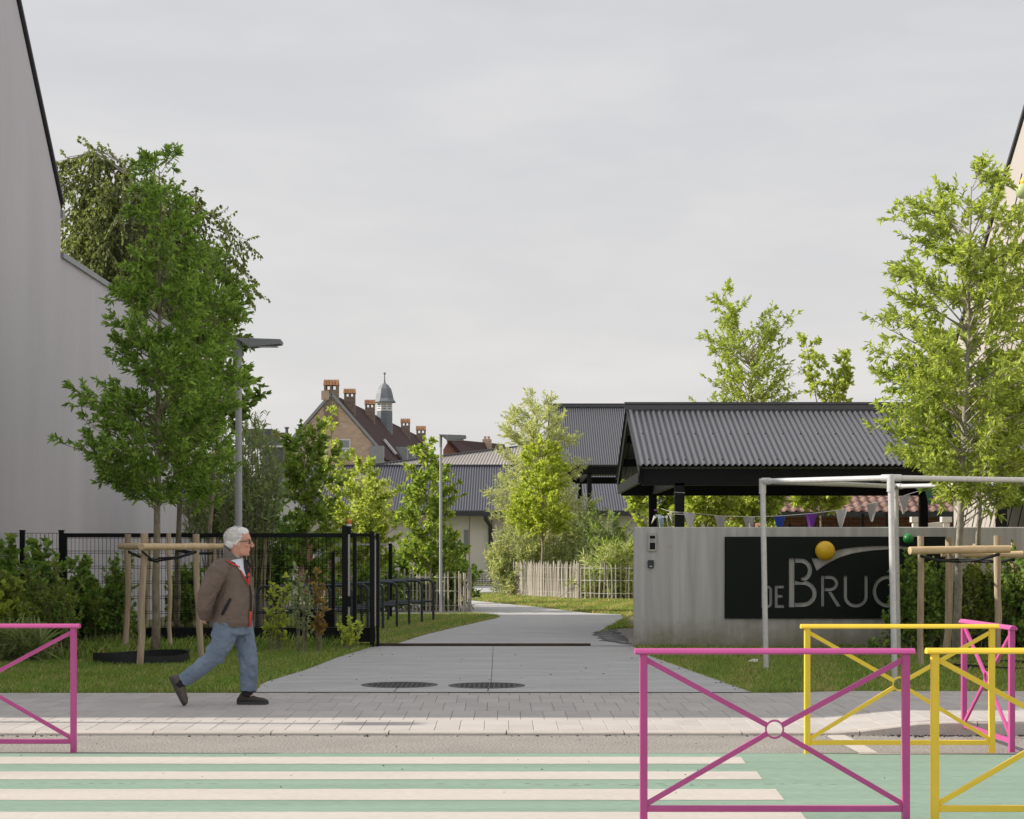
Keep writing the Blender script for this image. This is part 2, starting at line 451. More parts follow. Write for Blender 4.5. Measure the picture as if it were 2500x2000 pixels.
LM = {
    'oak_shaded': leaf_mat('oak_leaf_shaded', (0.265, 0.430, 0.105), 0.48, 0.45),  # darker oak leaf copy for the left trees, shade put into the colour
    'oak_lit': leaf_mat('oak_leaf_sunlit', (0.43, 0.54, 0.155), 0.42, 0.48),  # lighter copy of the oak leaf, sunlight put into the colour
    'maple_dark': leaf_mat('maple_leaf', (0.19, 0.30, 0.08), 0.45, 0.42),
    'birch': leaf_mat('birch_leaf', (0.23, 0.29, 0.115), 0.55, 0.36),
    'willow': leaf_mat('willow_leaf', (0.31, 0.40, 0.205), 0.38, 0.38),
    'silver': leaf_mat('silver_willow_leaf', (0.56, 0.62, 0.37), 0.28, 0.45),
    'lime': leaf_mat('lime_leaf', (0.29, 0.42, 0.105), 0.45, 0.45),
    'yellow': leaf_mat('golden_leaf', (0.50, 0.60, 0.13), 0.28, 0.48),
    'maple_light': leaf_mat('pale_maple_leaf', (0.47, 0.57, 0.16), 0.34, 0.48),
    'shrub': leaf_mat('shrub_leaf', (0.20, 0.335, 0.090), 0.5, 0.38),
    'shrub_olive': leaf_mat('olive_shrub_leaf', (0.25, 0.33, 0.085), 0.45, 0.40),
    'grass': leaf_mat('grass_blade', (0.235, 0.36, 0.095), 0.45, 0.40, rough=0.7),
    'grass_dry': leaf_mat('dry_grass_blade', (0.46, 0.44, 0.21), 0.35, 0.40, rough=0.8),
    'autumn': leaf_mat('reddish_leaf', (0.36, 0.25, 0.09), 0.4, 0.42),
}

# ------------------------------------------------------------------ foliage tools
def nrm(a):
    return a / np.maximum(np.linalg.norm(a, axis=1, keepdims=True), 1e-9)

def leaf_mesh(name, pos, axis, length, width, fold=0.25, upbias=0.5, droop=0.15):
    """folded six-vertex leaves: pos base points, axis directions"""
    n = len(pos)
    axis = nrm(axis)
    up = nrm(np.array([0, 0, 1.0]) * upbias + RNG.normal(0, 0.55, (n, 3)))
    side = nrm(np.cross(axis, up))
    nor = np.cross(side, axis)
    Lc = length[:, None]; Wc = (width if hasattr(width, '__len__') else np.full(n, width))[:, None]
    tpl = [(0, 0, 0), (0.34, 1, fold), (0.70, 0.72, fold * 0.8), (1, 0, -0.3), (0.70, -0.72, fold * 0.8), (0.34, -1, fold)]
    V = np.empty((n, 6, 3))
    for i, (a, s, h) in enumerate(tpl):
        V[:, i] = pos + axis * Lc * a + side * Wc * s + nor * (Wc * h)
        V[:, i, 2] -= (droop * length * a * a)
    me = bpy.data.meshes.new(name)
    me.vertices.add(n * 6); me.vertices.foreach_set('co', V.reshape(-1).astype(np.float32))
    idx = (np.arange(n)[:, None] * 6 + np.array([0, 1, 2, 3, 0, 3, 4, 5])[None]).reshape(-1)
    me.loops.add(n * 8); me.loops.foreach_set('vertex_index', idx.astype(np.int32))
    me.polygons.add(n * 2); me.polygons.foreach_set('loop_start', (np.arange(n * 2) * 4).astype(np.int32))
    me.polygons.foreach_set('loop_total', np.full(n * 2, 4, np.int32))
    me.update(calc_edges=True); me.validate()
    return me

def interp_rows(rows, z):
    zs = np.array([r[0] for r in rows]); o = np.argsort(zs)
    zs = zs[o]; a = np.array([r[1] for r in rows])[o]; b = np.array([r[2] for r in rows])[o]
    return np.interp(z, zs, a), np.interp(z, zs, b)

def plant(name, label, cat, base, d, rows_px, leaf, leaf_len=0.10, leaf_w=0.26, limbs=50, twigs=12, per=14,
          trunk_r=0.07, trunk_top=None, mid=None, barkm='bark', rise=0.55, twig_len=0.32, group=None, weep=0.0, bush=False,
          depthf=0.9, spread=0.25, seed=1, sc_lo=0.55, leafmat2=None, f2=0.0, upright=0.35, trunk_name='trunk', stem_r=None, gap=0.0):
    """rows_px: silhouette rows (y, left, right) as seen, turned into a solid crown at depth d; base = world point"""
    rng = np.random.default_rng(seed)
    base = Vector(base)
    rows = []
    for y, l, r in rows_px:
        p = PX(l, y, d); q = PX(r, y, d); rows.append((p.z, p.x, q.x))
    zlo = min(r[0] for r in rows); zhi = max(r[0] for r in rows)
    root = thing(name, label, cat, (base.x, base.y, base.z), group)
    tb = MB()
    top = Vector(trunk_top) if trunk_top is not None else Vector(((interp_rows(rows, zhi)[0] + interp_rows(rows, zhi)[1]) / 2, d, zhi - 0.1))
    pts = [base + Vector((0, 0, -0.05))]
    if mid is not None: pts.append(Vector(mid))
    pts.append(top)
    def trunk_at(z):
        for a, b in zip(pts[:-1], pts[1:]):
            if z <= b.z or b is pts[-1]:
                t = (z - a.z) / max(b.z - a.z, 1e-6)
                return a + (b - a) * max(0.0, min(1.05, t))
        return pts[-1]
    if not bush:
        nseg = 12; tp = []; tr = []
        for i in range(nseg + 1):
            z = base.z - 0.05 + (top.z - base.z + 0.05) * i / nseg
            p = trunk_at(z); j = 0.012 * min(1, i)
            tp.append(p + Vector((rng.normal(0, j), rng.normal(0, j), 0)))
            tr.append(trunk_r * (1 - 0.86 * (i / nseg) ** 0.9) * (1.25 if i == 0 else 1))
        tb.tube(tp, tr, 9)
    zg = np.linspace(zlo, zhi, 60); l_, r_ = interp_rows(rows, zg); wgt = np.maximum(r_ - l_, 0.02)
    cdf = np.cumsum(wgt); cdf /= cdf[-1]
    tw_p, tw_d, tw_l = [], [], []
    for k in range(limbs):
        u = (k + rng.random()) / limbs
        zt = float(np.interp(u, cdf, zg))
        zt = min(max(zt + rng.normal(0, 0.03) * (zhi - zlo), zlo), zhi)
        xl, xr = interp_rows(rows, zt)
        az = k * 2.39996 + rng.normal(0, 0.35)
        c = trunk_at(zt) if not bush else Vector(((xl + xr) / 2, d, zt))
        cx = min(max(c.x, xl + 0.05 * (xr - xl)), xr - 0.05 * (xr - xl))
        rf = rng.uniform(sc_lo, 1.0) if rng.random() > 0.25 else rng.uniform(0.15, 0.7)
        dx = math.cos(az); dy = math.sin(az)
        rx = (xr - cx) if dx > 0 else (cx - xl)
        ry = 0.5 * (xr - xl) * depthf
        T = Vector((cx + dx * rx * rf, c.y + dy * ry * rf, zt))
        hlen = math.hypot(T.x - cx, T.y - c.y)
        if bush:
            A = base + Vector((rng.normal(0, spread), rng.normal(0, spread * 0.6), 0))
            if abs(xr - xl) > 2.5 * spread: A.x = base.x + (T.x - base.x) * rng.uniform(0.5, 0.9)
        else:
            za = max(zt - rise * hlen - 0.03, zlo * 0.6 + base.z * 0.4 if False else base.z + 0.55 * (zlo - base.z))
            za = min(za, top.z - 0.02)
            A = trunk_at(za)
        midp = (A + T) / 2 + Vector((rng.normal(0, 0.05) * hlen, rng.normal(0, 0.05) * hlen, (0.06 if not bush else 0.0) * hlen + 0.02))
        if bush: midp = A + (T - A) * 0.5 + Vector(((A.x - T.x) * 0.12, (A.y - T.y) * 0.12, 0.05 * (T.z - A.z)))
        if weep: midp.z += 0.22 * hlen; T.z -= 0.12 * hlen
        lp = [A, A + (midp - A) * 0.5 + Vector((0, 0, 0.0)), midp, midp + (T - midp) * 0.55, T]
        r0 = stem_r if stem_r else max(0.005, trunk_r * 0.20 * min(1, 0.3 + hlen))
        tb.tube(lp, [r0, r0 * .85, r0 * .65, r0 * .45, r0 * .2], 4, caps=False)
        ld = (T - A); 
        if ld.length < 1e-4: ld = Vector((0, 0, 0.1))
        ldn = ld.normalized()
        nt_ = max(3, int(twigs * (0.5 + 0.5 * min(1.5, ld.length / (0.5 * (zhi - zlo) + 0.01))))) 
        for q in range(nt_):
            t = 1.0 if q == 0 else (rng.uniform(0.35, 1.0) if not bush else rng.uniform(0.12, 1.0) ** 0.8)
            s = t * 4; i0 = min(3, int(s)); p = lp[i0] + (lp[i0 + 1] - lp[i0]) * (s - i0)
            if p.z < zlo - 0.05 and not weep: 
                continue
            rd = Vector(rng.normal(0, 1, 3)); 
            if weep and rng.random() < weep:
                dv = ldn * rng.uniform(0, .7) + Vector((rng.normal(0, 0.22), rng.normal(0, 0.22), -rng.uniform(.45, 1.1))); tl = twig_len * rng.uniform(0.5, 2.2)
            else:
                dv = ldn * 0.75 + rd * 0.42 + Vector((0, 0, upright)); tl = twig_len * rng.uniform(0.45, 1.1)
                if q == 0: dv = ldn * 1.2 + rd * 0.2 + Vector((0, 0, upright * 0.5))
            dv.normalize()
            tw_p.append(tuple(p)); tw_d.append(tuple(dv)); tw_l.append(tl)
    tw_p = np.array(tw_p); tw_d = np.array(tw_d); tw_l = np.array(tw_l)
    if gap > 0:
        keep = rng.random(len(tw_p)) > gap; tw_p, tw_d, tw_l = tw_p[keep], tw_d[keep], tw_l[keep]
    for i in range(len(tw_p)):
        a = Vector(tw_p[i]); b = a + Vector(tw_d[i]) * tw_l[i]
        tb.tube([a, b], [0.0045, 0.002], 3, caps=False)
    nT = len(tw_p)
    ti = np.repeat(np.arange(nT), per)
    t = rng.random(len(ti)) ** (0.55 if not weep else 0.9)
    pos = tw_p[ti] + tw_d[ti] * (tw_l[ti] * (0.12 + 0.9 * t))[:, None]
    ax = tw_d[ti] * (0.35 + 0.9 * t[:, None]) + rng.normal(0, 0.62, (len(ti), 3))
    if weep: ax[:, 2] -= 0.7
    ln = leaf_len * rng.uniform(0.6, 1.25, len(ti))
    m2 = rng.random(nT)[ti] < f2 if leafmat2 else np.zeros(len(ti), bool)
    b0 = np.array([base.x, base.y, base.z])
    me = leaf_mesh('foliage', pos - b0, ax, ln, ln * leaf_w * rng.uniform(0.8, 1.15, len(ln)))
    me.materials.append(LM[leaf])
    if leafmat2:
        me.materials.append(LM[leafmat2]); me.polygons.foreach_set('material_index', np.repeat(m2, 2).astype(np.int32))
    tb.build(trunk_name, M[barkm], root, smooth=True, fix=False)
    link_mesh('crown' if not bush else 'foliage', me, None, root)
    return root

def in_poly(px, py, poly):
    inside = np.zeros(len(px), bool); n = len(poly); j = n - 1
    for i in range(n):
        xi, yi = poly[i]; xj, yj = poly[j]
        c = ((yi > py) != (yj > py)) & (px < (xj - xi) * (py - yi) / (yj - yi + 1e-12) + xi)
        inside ^= c; j = i
    return inside

def grass(name, label, poly, n, h0, h1, z=0.05, mats=('grass', 'grass_dry'), dry=0.25, width=0.0035, seed=3, thin=None):
    rng = np.random.default_rng(seed)
    P = np.array(poly); lo = P.min(0); hi = P.max(0)
    x = rng.uniform(lo[0], hi[0], n * 3); y = rng.uniform(lo[1], hi[1], n * 3)
    k = in_poly(x, y, [tuple(p) for p in poly]); x = x[k][:n]; y = y[k][:n]
    # patchy height and colour
    ph = 0.5 + 0.5 * np.sin(x * 2.1 + 1.3 * np.sin(y * 1.7)) * np.cos(y * 2.6 + np.sin(x * 1.1))
    ph2 = 0.5 + 0.5 * np.sin(x * 5.3 + y * 2.9) * np.sin(y * 4.1 - x * 1.7)
    n = len(x)
    h = (h0 + (h1 - h0) * rng.random(n) ** 1.6) * (0.65 + 0.5 * ph)
    x = x + rng.normal(0, .016, n); y = y + rng.normal(0, .010, n)
    ang = rng.uniform(0, 2 * np.pi, n); lean = rng.uniform(0.1, 0.9, n) * h
    w_ = width * rng.uniform(0.7, 1.5, n)
    wx = np.cos(ang + 1.57) * w_; wy = np.sin(ang + 1.57) * w_
    V = np.empty((n, 4, 3)); zz = np.full(n, z - 0.004)
    V[:, 0] = np.stack([x - wx, y - wy, zz], 1); V[:, 1] = np.stack([x + wx, y + wy, zz], 1)
    V[:, 2] = np.stack([x + np.cos(ang) * lean * .45 + wx * .7, y + np.sin(ang) * lean * .45 + wy * .7, zz + h * .62], 1)
    V[:, 3] = np.stack([x + np.cos(ang) * lean, y + np.sin(ang) * lean, zz + h], 1)
    me = bpy.data.meshes.new(name); me.vertices.add(n * 4); me.vertices.foreach_set('co', V.reshape(-1).astype(np.float32))
    idx = (np.arange(n)[:, None] * 4 + np.array([0, 1, 2, 0, 2, 3])[None]).reshape(-1)
    me.loops.add(n * 6); me.loops.foreach_set('vertex_index', idx.astype(np.int32))
    me.polygons.add(n * 2); me.polygons.foreach_set('loop_start', (np.arange(n * 2) * 3).astype(np.int32)); me.polygons.foreach_set('loop_total', np.full(n * 2, 3, np.int32))
    for m in mats: me.materials.append(LM[m])
    isd = rng.random(n) < dry * (0.15 + 2.6 * np.clip(ph2 - .25, 0, 1))
    me.polygons.foreach_set('material_index', np.repeat(isd, 2).astype(np.int32))
    me.update(calc_edges=True)
    o = link_mesh(name, me)
    return tag(o, label, 'grass', kind='stuff')

# ------------------------------------------------------------------ ground, road, kerb, pavement
KERB_D, WALK_D, LAWN_D = 15.26, 15.42, 19.20
def smooth01(t):
    t = max(0.0, min(1.0, t)); return t * t * (3 - 2 * t)
def h_front(x): return 0.03 + 0.085 * smooth01((x - 2.72) / 0.95)
def h_walk(x, d):
    s = smooth01((x - 2.72) / 0.95); t = (d - WALK_D) / (LAWN_D - WALK_D)
    return (1 - t) * h_front(x) + t * (0.048 + 0.02 * s)

g = MB(); g.box(-1500, 1500, LAWN_D + 0.012, 3000, -0.4, 0.044)
gr = g.build('ground', M['soil']); tag(gr, 'grass covered ground running back to the far houses', kind='structure')
g = MB(); g.box(-1500, 1500, -1500, KERB_D + 0.02, -0.4, 0.0)
road = g.build('road', M['asphalt']); tag(road, 'grey asphalt street across the foreground', kind='structure')
pg = MB(); pg.flat_poly([(-14, 8.0, 0.002), (14, 8.0, 0.002), (14, 13.92, 0.002), (-14, 13.92, 0.002)])
pg.build('painted_surface', M['green_paint'], road, fix=False)['label'] = 'pale green painted road surface'
zeb = [(13.67, 13.22), (12.765, 12.32), (11.83, 11.31), (10.80, 10.30), (9.88, 9.40), (8.97, 8.5)]
def zx(d):   # skewed end of the stripes
    return (1801.5 + (1842.0 - 1801.5) * 0 - 1250) * d / F + (13.67 - d) * 0.0 
for a, b in zeb:
    py_a = HOR + F * EYE / a; py_b = HOR + F * EYE / b
    xa = (1801.5 + 1.066 * (py_a - 1848) - 1250) * a / F; xb = (1801.5 + 1.066 * (py_b - 1848) - 1250) * b / F
    rgz = random.Random(int(a * 100)); nn_ = 160
    lo_ = [(-14 + (xb + 14) * i / nn_, b + rgz.gauss(0, .0035), 0.004) for i in range(nn_ + 1)]
    hi_ = [(-14 + (xa + 14.02) * i / nn_, a + rgz.gauss(0, .0035), 0.004) for i in range(nn_ + 1)]
    m_ = MB(); m_.add(lo_ + hi_, [(i, i + 1, nn_ + 2 + i, nn_ + 1 + i) for i in range(nn_)])
    m_.build('zebra_stripe', M['white_paint'], road, fix=False)
m_ = MB(); m_.flat_poly([(2.60, 15.2, 0.004), (2.88, 15.2, 0.004), (3.05, 13.99, 0.004), (2.72, 13.99, 0.004)])
# slanted white line between kerb and green surface
p0, p1, p2, p3 = G(2012, 1795, 0.005), G(2062, 1794, 0.005), G(2146, 1838.5, 0.005), G(2098, 1838.5, 0.005)
m_ = MB(); m_.flat_poly([p0, p3, p2, p1]); m_.build('white_line', M['white_paint'], road, fix=False)
m_ = MB(); m_.flat_poly([G(2095, 1841, 0.0062), G(2900, 1840, 0.0062), G(2900, 1837.5, 0.0062), G(2095, 1838.7, 0.0062)]); m_.build('edge_line', M['white_paint'], road, fix=False)
m_ = MB(); rgz = random.Random(9)
for (xa_, xb_, yy_) in ((-1.05, 2.2, 12.08), (-3.4, -1.5, 12.12), (.2, 1.3, 12.02)):
    x_ = xa_
    while x_ < xb_:
        l_ = rgz.uniform(.02, .12); y_ = yy_ + rgz.gauss(0, .012)
        if rgz.random() < .6: m_.flat_poly([(x_, y_ - rgz.uniform(.001, .006), .0035), (x_ + l_, y_ - .002, .0035), (x_ + l_, y_ + .003, .0035), (x_ + l_ * .5, y_ + rgz.uniform(.003, .010), .0035)])
        x_ += l_ + rgz.uniform(.0, .06)
m_.build('surface_crack', M['iron'], road, fix=False)['kind'] = 'stuff'
m_ = MB()
for x0, x1 in ((-14, 14),):
    m_.box(x0, x1, 13.925, 13.94, -0.01, 0.003)
m_.build('surface_seam', M['joint'], road)

kerb = thing('kerb', None, None, (0, KERB_D, 0), kind='structure'); kerb['label'] = 'low concrete kerb that rises at the right end'
x = -8.03
while x < 9:
    x0, x1 = x + 0.004, x + 0.992
    rs = [x0 + (x1 - x0) * i / 4 for i in range(5)]
    vs = []; fs = []
    for xx in rs:
        h = h_front(xx); c = 0.012
        prof = [(KERB_D, -0.1), (KERB_D + 0.006, h - c), (KERB_D + 0.02, h), (KERB_D + 0.148, h), (KERB_D + 0.150, -0.1)]
        vs += [(xx, yy + random.uniform(-.0008, .0008), zz) for yy, zz in prof]
    for i in range(4):
        for j in range(4):
            fs.append((i * 5 + j, (i + 1) * 5 + j, (i + 1) * 5 + j + 1, i * 5 + j + 1))
    fs += [(0, 1, 2, 3, 4), (24, 23, 22, 21, 20)]
    mb = MB(); mb.add(vs, fs); mb.build('kerb_stone', M['kerb'], kerb)
    x += 0.998
# gravel and dry leaves gathered in the gutter by the high kerb
pav = thing('pavement', None, None, (0, WALK_D, 0), kind='structure'); pav['label'] = 'pavement of narrow grey concrete slabs'
mb = MB(); nx = 60
vs = []; fs = []
xs = [-40] + [-10 + 0.4 * i for i in range(51)] + [40]
for xx in xs:
    for dd in (WALK_D - 0.01, LAWN_D + 0.01):
        vs += [(xx, dd, h_walk(xx, dd) - 0.012)]
for i in range(len(xs) - 1):
    fs.append((2 * i, 2 * i + 2, 2 * i + 3, 2 * i + 1))
mb.add(vs, fs); mb.build('bedding', M['joint'], pav, fix=False)
SW, SDP = 0.2135, 0.4385
def slab_mesh():
    mb = MB(); a, b = SW / 2 - 0.0016, SDP / 2 - 0.002; c = 0.003
    vs = [(-a, -b, -.05), (a, -b, -.05), (a, b, -.05), (-a, b, -.05), (-a, -b, -c), (a, -b, -c), (a, b, -c), (-a, b, -c),
          (-a + c, -b + c, 0), (a - c, -b + c, 0), (a - c, b - c, 0), (-a + c, b - c, 0)]
    fs = [(8, 9, 10, 11)]
    for lo, hi in ((0, 4), (4, 8)):
        for k in range(4): fs.append((lo + k, lo + (k + 1) % 4, hi + (k + 1) % 4, hi + k))
    mb.add(vs, fs); me = mb.mesh('paving_slab'); me.materials.append(M['slab']); return me
slab_me = slab_mesh()
late = MB(); row = 0; cnt = 0
d = WALK_D + 0.006 + SDP / 2
rowcap = [300, 300, 300, 300, 300, 300, 0, 0, 0, 0]
while d < LAWN_D:
    dep = SDP
    if d + SDP / 2 > LAWN_D + 0.03:
        dep = LAWN_D - (d - SDP / 2)
        if dep < 0.05: break
    off = (row % 3) * SW / 3 + (row % 2) * 0.05
    half = 1250 * (d + 0.3) / F + 0.3
    nS = int(2 * half / SW) + 2
    for k in range(nS):
        xx = -half + off + k * SW
        if xx > half + .1: break
        hz = h_walk(xx, d); sx = (h_walk(xx + .05, d) - h_walk(xx - .05, d)) / .1; sy = (h_walk(xx, d + .05) - h_walk(xx, d - .05)) / .1
        jit = random.uniform(-.0007, .0007)
        if row < 6 and dep == SDP and cnt < 300:
            o = bpy.data.objects.new('paving_slab', slab_me); COL.objects.link(o); o.parent = pav; cnt += 1
            o.location = (xx, d - WALK_D, hz + jit); o.rotation_euler = (math.atan(sy) + random.uniform(-.002, .002), -math.atan(sx) + random.uniform(-.004, .004), 0)
        else:
            a, b = SW / 2 - .0022, dep / 2 - .0028; dc = d - SDP / 2 + dep / 2
            q = [(xx - a, dc - b), (xx + a, dc - b), (xx + a, dc + b), (xx - a, dc + b)]
            vs = [(px_, py_, h_walk(px_, py_) + jit) for px_, py_ in q] + [(px_, py_, h_walk(px_, py_) - .03) for px_, py_ in q]
            late.add(vs, [(0, 1, 2, 3), (0, 4, 5, 1), (1, 5, 6, 2), (2, 6, 7, 3), (3, 7, 4, 0)])
    d += SDP; row += 1
M['slab_far'] = mat('paving_concrete_rear', (0.465, 0.437, 0.415), 0.85, var=0.06, vscale=3.0, bump=0.15, bscale=120, coord='World', islvar=0.06, speck=0.06, spscale=90)
o = late.build('paving_slab', M['slab_far'], pav); o['kind'] = 'stuff'
for sx in (-1, 1):   # pavement going on outside the frame
    mb = MB(); xa, xb = (-40, -5.95) if sx < 0 else (5.95, 40)
    vs = [(xa, WALK_D, h_walk(xa, WALK_D)), (xb, WALK_D, h_walk(xb, WALK_D)), (xb, LAWN_D, h_walk(xb, LAWN_D)), (xa, LAWN_D, h_walk(xa, LAWN_D))]
    mb.add(vs, [(0, 1, 2, 3)]); mb.build('outer_paving', M['slab_far'], pav, fix=False)

# concrete drive
L_edge = [(612, 1695), (640, 1668), (690, 1652), (751, 1634), (826, 1604), (901, 1581), (925, 1576.5)]
L_far = [(971, 1571), (1037, 1550), (1112, 1532), (1188, 1515), (1214, 1509), (1221, 1505.5), (1212, 1502), (1188, 1499.5), (1146, 1498), (900, 1497)]
R_far = [(900, 1462), (1150, 1466), (1312, 1482), (1434, 1496.6), (1515, 1500), (1535, 1504.7), (1495, 1529), (1462, 1547), (1475, 1565), (1543, 1576.5)]
ZP = 0.056
path = thing('path', None, None, (0, 19.2, 0), kind='structure'); path['label'] = 'pale concrete drive curving in through the open gate'
def gl(pts, z=ZP): return [G(x, y, z) for x, y in pts]
LAWN_FRONT = LAWN_D + 0.012
front_poly = [Vector((gl([(612, 1695)])[0].x, LAWN_FRONT, ZP))] + gl(L_edge[1:])
rail_d = 28.45
right_pts = [Vector((4.55 * 0.57, LAWN_FRONT, ZP))]
xr0 = G(1843, 1694, ZP).x
right_line = [Vector((xr0, LAWN_FRONT, ZP)), G(1574, 1596.5, ZP), Vector((G(1549, 1580, ZP).x, rail_d - 0.05, ZP))]
def left_x(dd):
    pts = front_poly
    for a, b in zip(pts[:-1], pts[1:]):
        if a.y <= dd <= b.y: return a.x + (b.x - a.x) * (dd - a.y) / (b.y - a.y)
    return pts[-1].x
def right_x(dd):
    pts = right_line
    for a, b in zip(pts[:-1], pts[1:]):
        if a.y <= dd <= b.y: return a.x + (b.x - a.x) * (dd - a.y) / (b.y - a.y)
    return pts[-1].x
mb = MB()
allp = [Vector((p.x, p.y, 0.048)) for p in front_poly] + [Vector((p.x, p.y, 0.048)) for p in gl(L_far)] + [Vector((p.x, p.y, 0.048)) for p in gl(R_far)] + [Vector((p.x, p.y, 0.048)) for p in reversed(right_line)]
mb.flat_poly(allp); mb.build('joint', M['joint'], path, fix=False)
jd = G(1100, 1672.5, ZP).y; jx0 = G(1199, 1672, ZP).x; jx1 = G(1203.5, 1583, ZP).x
def bay(d0, d1, xl, xr, n=10):
    ds = [d0 + (d1 - d0) * i / n for i in range(n + 1)]
    poly = [Vector((xl(q), q, ZP)) for q in ds] + [Vector((xr(q), q, ZP)) for q in reversed(ds)]
    m_ = MB(); m_.flat_poly(poly); m_.build('concrete_bay', M['path'], path, fix=False)
jm = lambda q: jx0 + (jx1 - jx0) * (q - jd) / (28.2 - jd)
jl = G(963, 1688, ZP).x
bay(LAWN_FRONT, jd - .006, left_x, lambda q: jl - .006)
bay(LAWN_FRONT, jd - .006, lambda q: jl + .006, lambda q: jx0 - .03)
bay(LAWN_FRONT, jd - .006, lambda q: jx0 - .018, right_x)
bay(jd + .006, rail_d - .10, left_x, lambda q: jm(q) - .004, 16)
bay(jd + .006, rail_d - .10, lambda q: jm(q) + .004, right_x, 16)
mb = MB(); mb.flat_poly([Vector((front_poly[-1].x, rail_d + .02, ZP))] + gl(L_far) + gl(R_far) + [Vector((right_line[-1].x, rail_d + .02, ZP))])
mb.build('concrete_bay', M['path'], path, fix=False)
# far crossing path seen past the fence end
mb = MB(); mb.flat_poly([G(1000, 1447, .052), G(1232, 1447, .052), G(1215, 1431, .052), G(1000, 1431, .052)])
fp = mb.build('far_path', M['path'], None, fix=False); tag(fp, 'grey path far behind the picket fence', kind='structure')

# gate rail
m_ = MB(); m_.box(-3.3, 1.24, rail_d - 0.03, rail_d + 0.03, 0.03, 0.085); m_.box(-3.3, 1.24, rail_d - .008, rail_d + .008, .085, .095)
M['rust'] = mat('rusty_rail', (0.075, 0.05, 0.035), 0.8, var=0.3, vscale=6)
rl = m_.build('gate_rail', M['rust'], None); tag(rl, 'rusty steel rail laid across the concrete drive', 'gate rail')

# manhole covers
for cx, cy, lab in ((975.5, 1672.5, 'round cast iron manhole cover nearer the walking man'), (1188.5, 1674, 'round cast iron manhole cover beside the long concrete joint')):
    p = G(cx, cy, ZP); r = 0.43
    t = thing('manhole_cover', lab, 'manhole cover', (p.x, p.y, ZP), 'manhole covers in the drive')
    mb = MB(); n = 40
    vs = [(p.x + r * math.cos(2 * math.pi * k / n), p.y + r * math.sin(2 * math.pi * k / n), ZP + .005) for k in range(n)]
    vs += [(p.x + (r - .04) * math.cos(2 * math.pi * k / n), p.y + (r - .04) * math.sin(2 * math.pi * k / n), ZP + .005) for k in range(n)]
    vs += [(p.x + r * math.cos(2 * math.pi * k / n), p.y + r * math.sin(2 * math.pi * k / n), ZP - .02) for k in range(n)]
    fs = []
    for k in range(n):
        k2 = (k + 1) % n
        fs += [(k, k2, n + k2, n + k), (2 * n + k, 2 * n + k2, k2, k)]
    mb.add(vs, fs); mb.build('frame', M['iron'], t)
    mb = MB(); mb.add([(p.x + (r - .045) * math.cos(2 * math.pi * k / n), p.y + (r - .045) * math.sin(2 * math.pi * k / n), ZP + .002) for k in range(n)], [tuple(range(n))])
    mb.build('lid', M['iron'], t, fix=False)
    mb = MB(); s = .055
    for i in range(-7, 8):
        for j in range(-7, 8):
            if (i + j) % 2: continue
            xx, yy = i * s, j * s
            if math.hypot(xx, yy) < r - .09: mb.box(p.x + xx - .02, p.x + xx + .02, p.y + yy - .02, p.y + yy + .02, ZP + .001, ZP + .009)
    mb.build('tread_pattern', M['iron'], t)['kind'] = 'stuff'

# cobbled edge beside the wall
cob = thing('cobbled_edge', None, None, (0, 30, 0), kind='structure'); cob['label'] = 'dark cobbles laid in arcs between drive and wall'
cpoly = [G(x, y, .05) for x, y in ((1456, 1549), (1470, 1541), (1500, 1536), (1552, 1534), (1556, 1578), (1543, 1576.5), (1475, 1565.5))]
cp2 = [(p.x, p.y) for p in cpoly]
m_ = MB(); m_.flat_poly([Vector((p.x, p.y, .052)) for p in cpoly]); m_.build('bedding', M['joint'], cob, fix=False)
mb = MB(); mb.box(-.115, .115, -.075, .075, -.03, .012); bm_ = mb.mesh('cobble'); bm_.materials.append(M['cobble'])
cc = Vector((2.6, 29.5)); nC = 0
rad = 0.3
while rad < 6 and nC < 290:
    n = int(2 * math.pi * rad / .25)
    for k in range(n):
        a = 2 * math.pi * (k + .5 * (int(rad / .17) % 2)) / n; xx = cc.x + rad * math.cos(a); yy = cc.y + rad * math.sin(a) * 1.0
        if xx < 1.88 and in_poly(np.array([xx]), np.array([yy]), cp2)[0]:
            o = bpy.data.objects.new('cobble', bm_); COL.objects.link(o); o.parent = cob; nC += 1
            o.location = (xx, yy - 30, .055 + random.uniform(-.004, .004)); o.rotation_euler = (random.uniform(-.03, .03), random.uniform(-.03, .03), a + math.pi / 2)
    rad += 0.17

# ------------------------------------------------------------------ houses beside the gap
HX = -7.92
hl = thing('gable_house', 'tall grey rendered house with blank gable wall at the left edge', 'house', (-12, 24, 0))
prof = [(17.3, -.2), (17.3, 8.1), (28.2, 10.93), (31.62, 7.60), (31.62, 6.70), (42.6, 6.70), (42.6, -.2)]
mb = MB(); mb.extrude_poly([(HX, a, b) for a, b in prof], (-12, 0, 0)); mb.build('wall', M['render_wall'], hl)
mb = MB()
for a, b in (((17.15, 8.12), (28.2, 11.0)), ((28.2, 11.0), (31.66, 7.64))):
    mb.beam((HX + .03, a[0], a[1] + .02), (HX + .03, b[0], b[1] + .02), .05, .055)
mb.build('verge_trim', M['trim_dark'], hl)
mb = MB(); mb.beam((HX - 6, 17.15, 8.14), (HX - 6, 28.2, 11.04), 12.0, .09); mb.beam((HX - 6, 28.2, 11.04), (HX - 6, 31.75, 7.62), 12.0, .09)
mb.build('roof', M['tile_brown'], hl)
mb = MB(); mb.box(HX - 12, HX + .04, 31.63, 31.80, 7.40, 7.54); mb.build('gutter', M['zinc'], hl)
mb = MB(); mb.box(HX - .3, HX + .05, 31.64, 42.65, 6.70, 6.80); mb.build('coping', M['zinc'], hl)
mb = MB(); mb.box(HX - 12, HX + .03, 17.24, 17.29, 0.05, 0.45); mb.build('plinth', M['trim_dark'], hl)

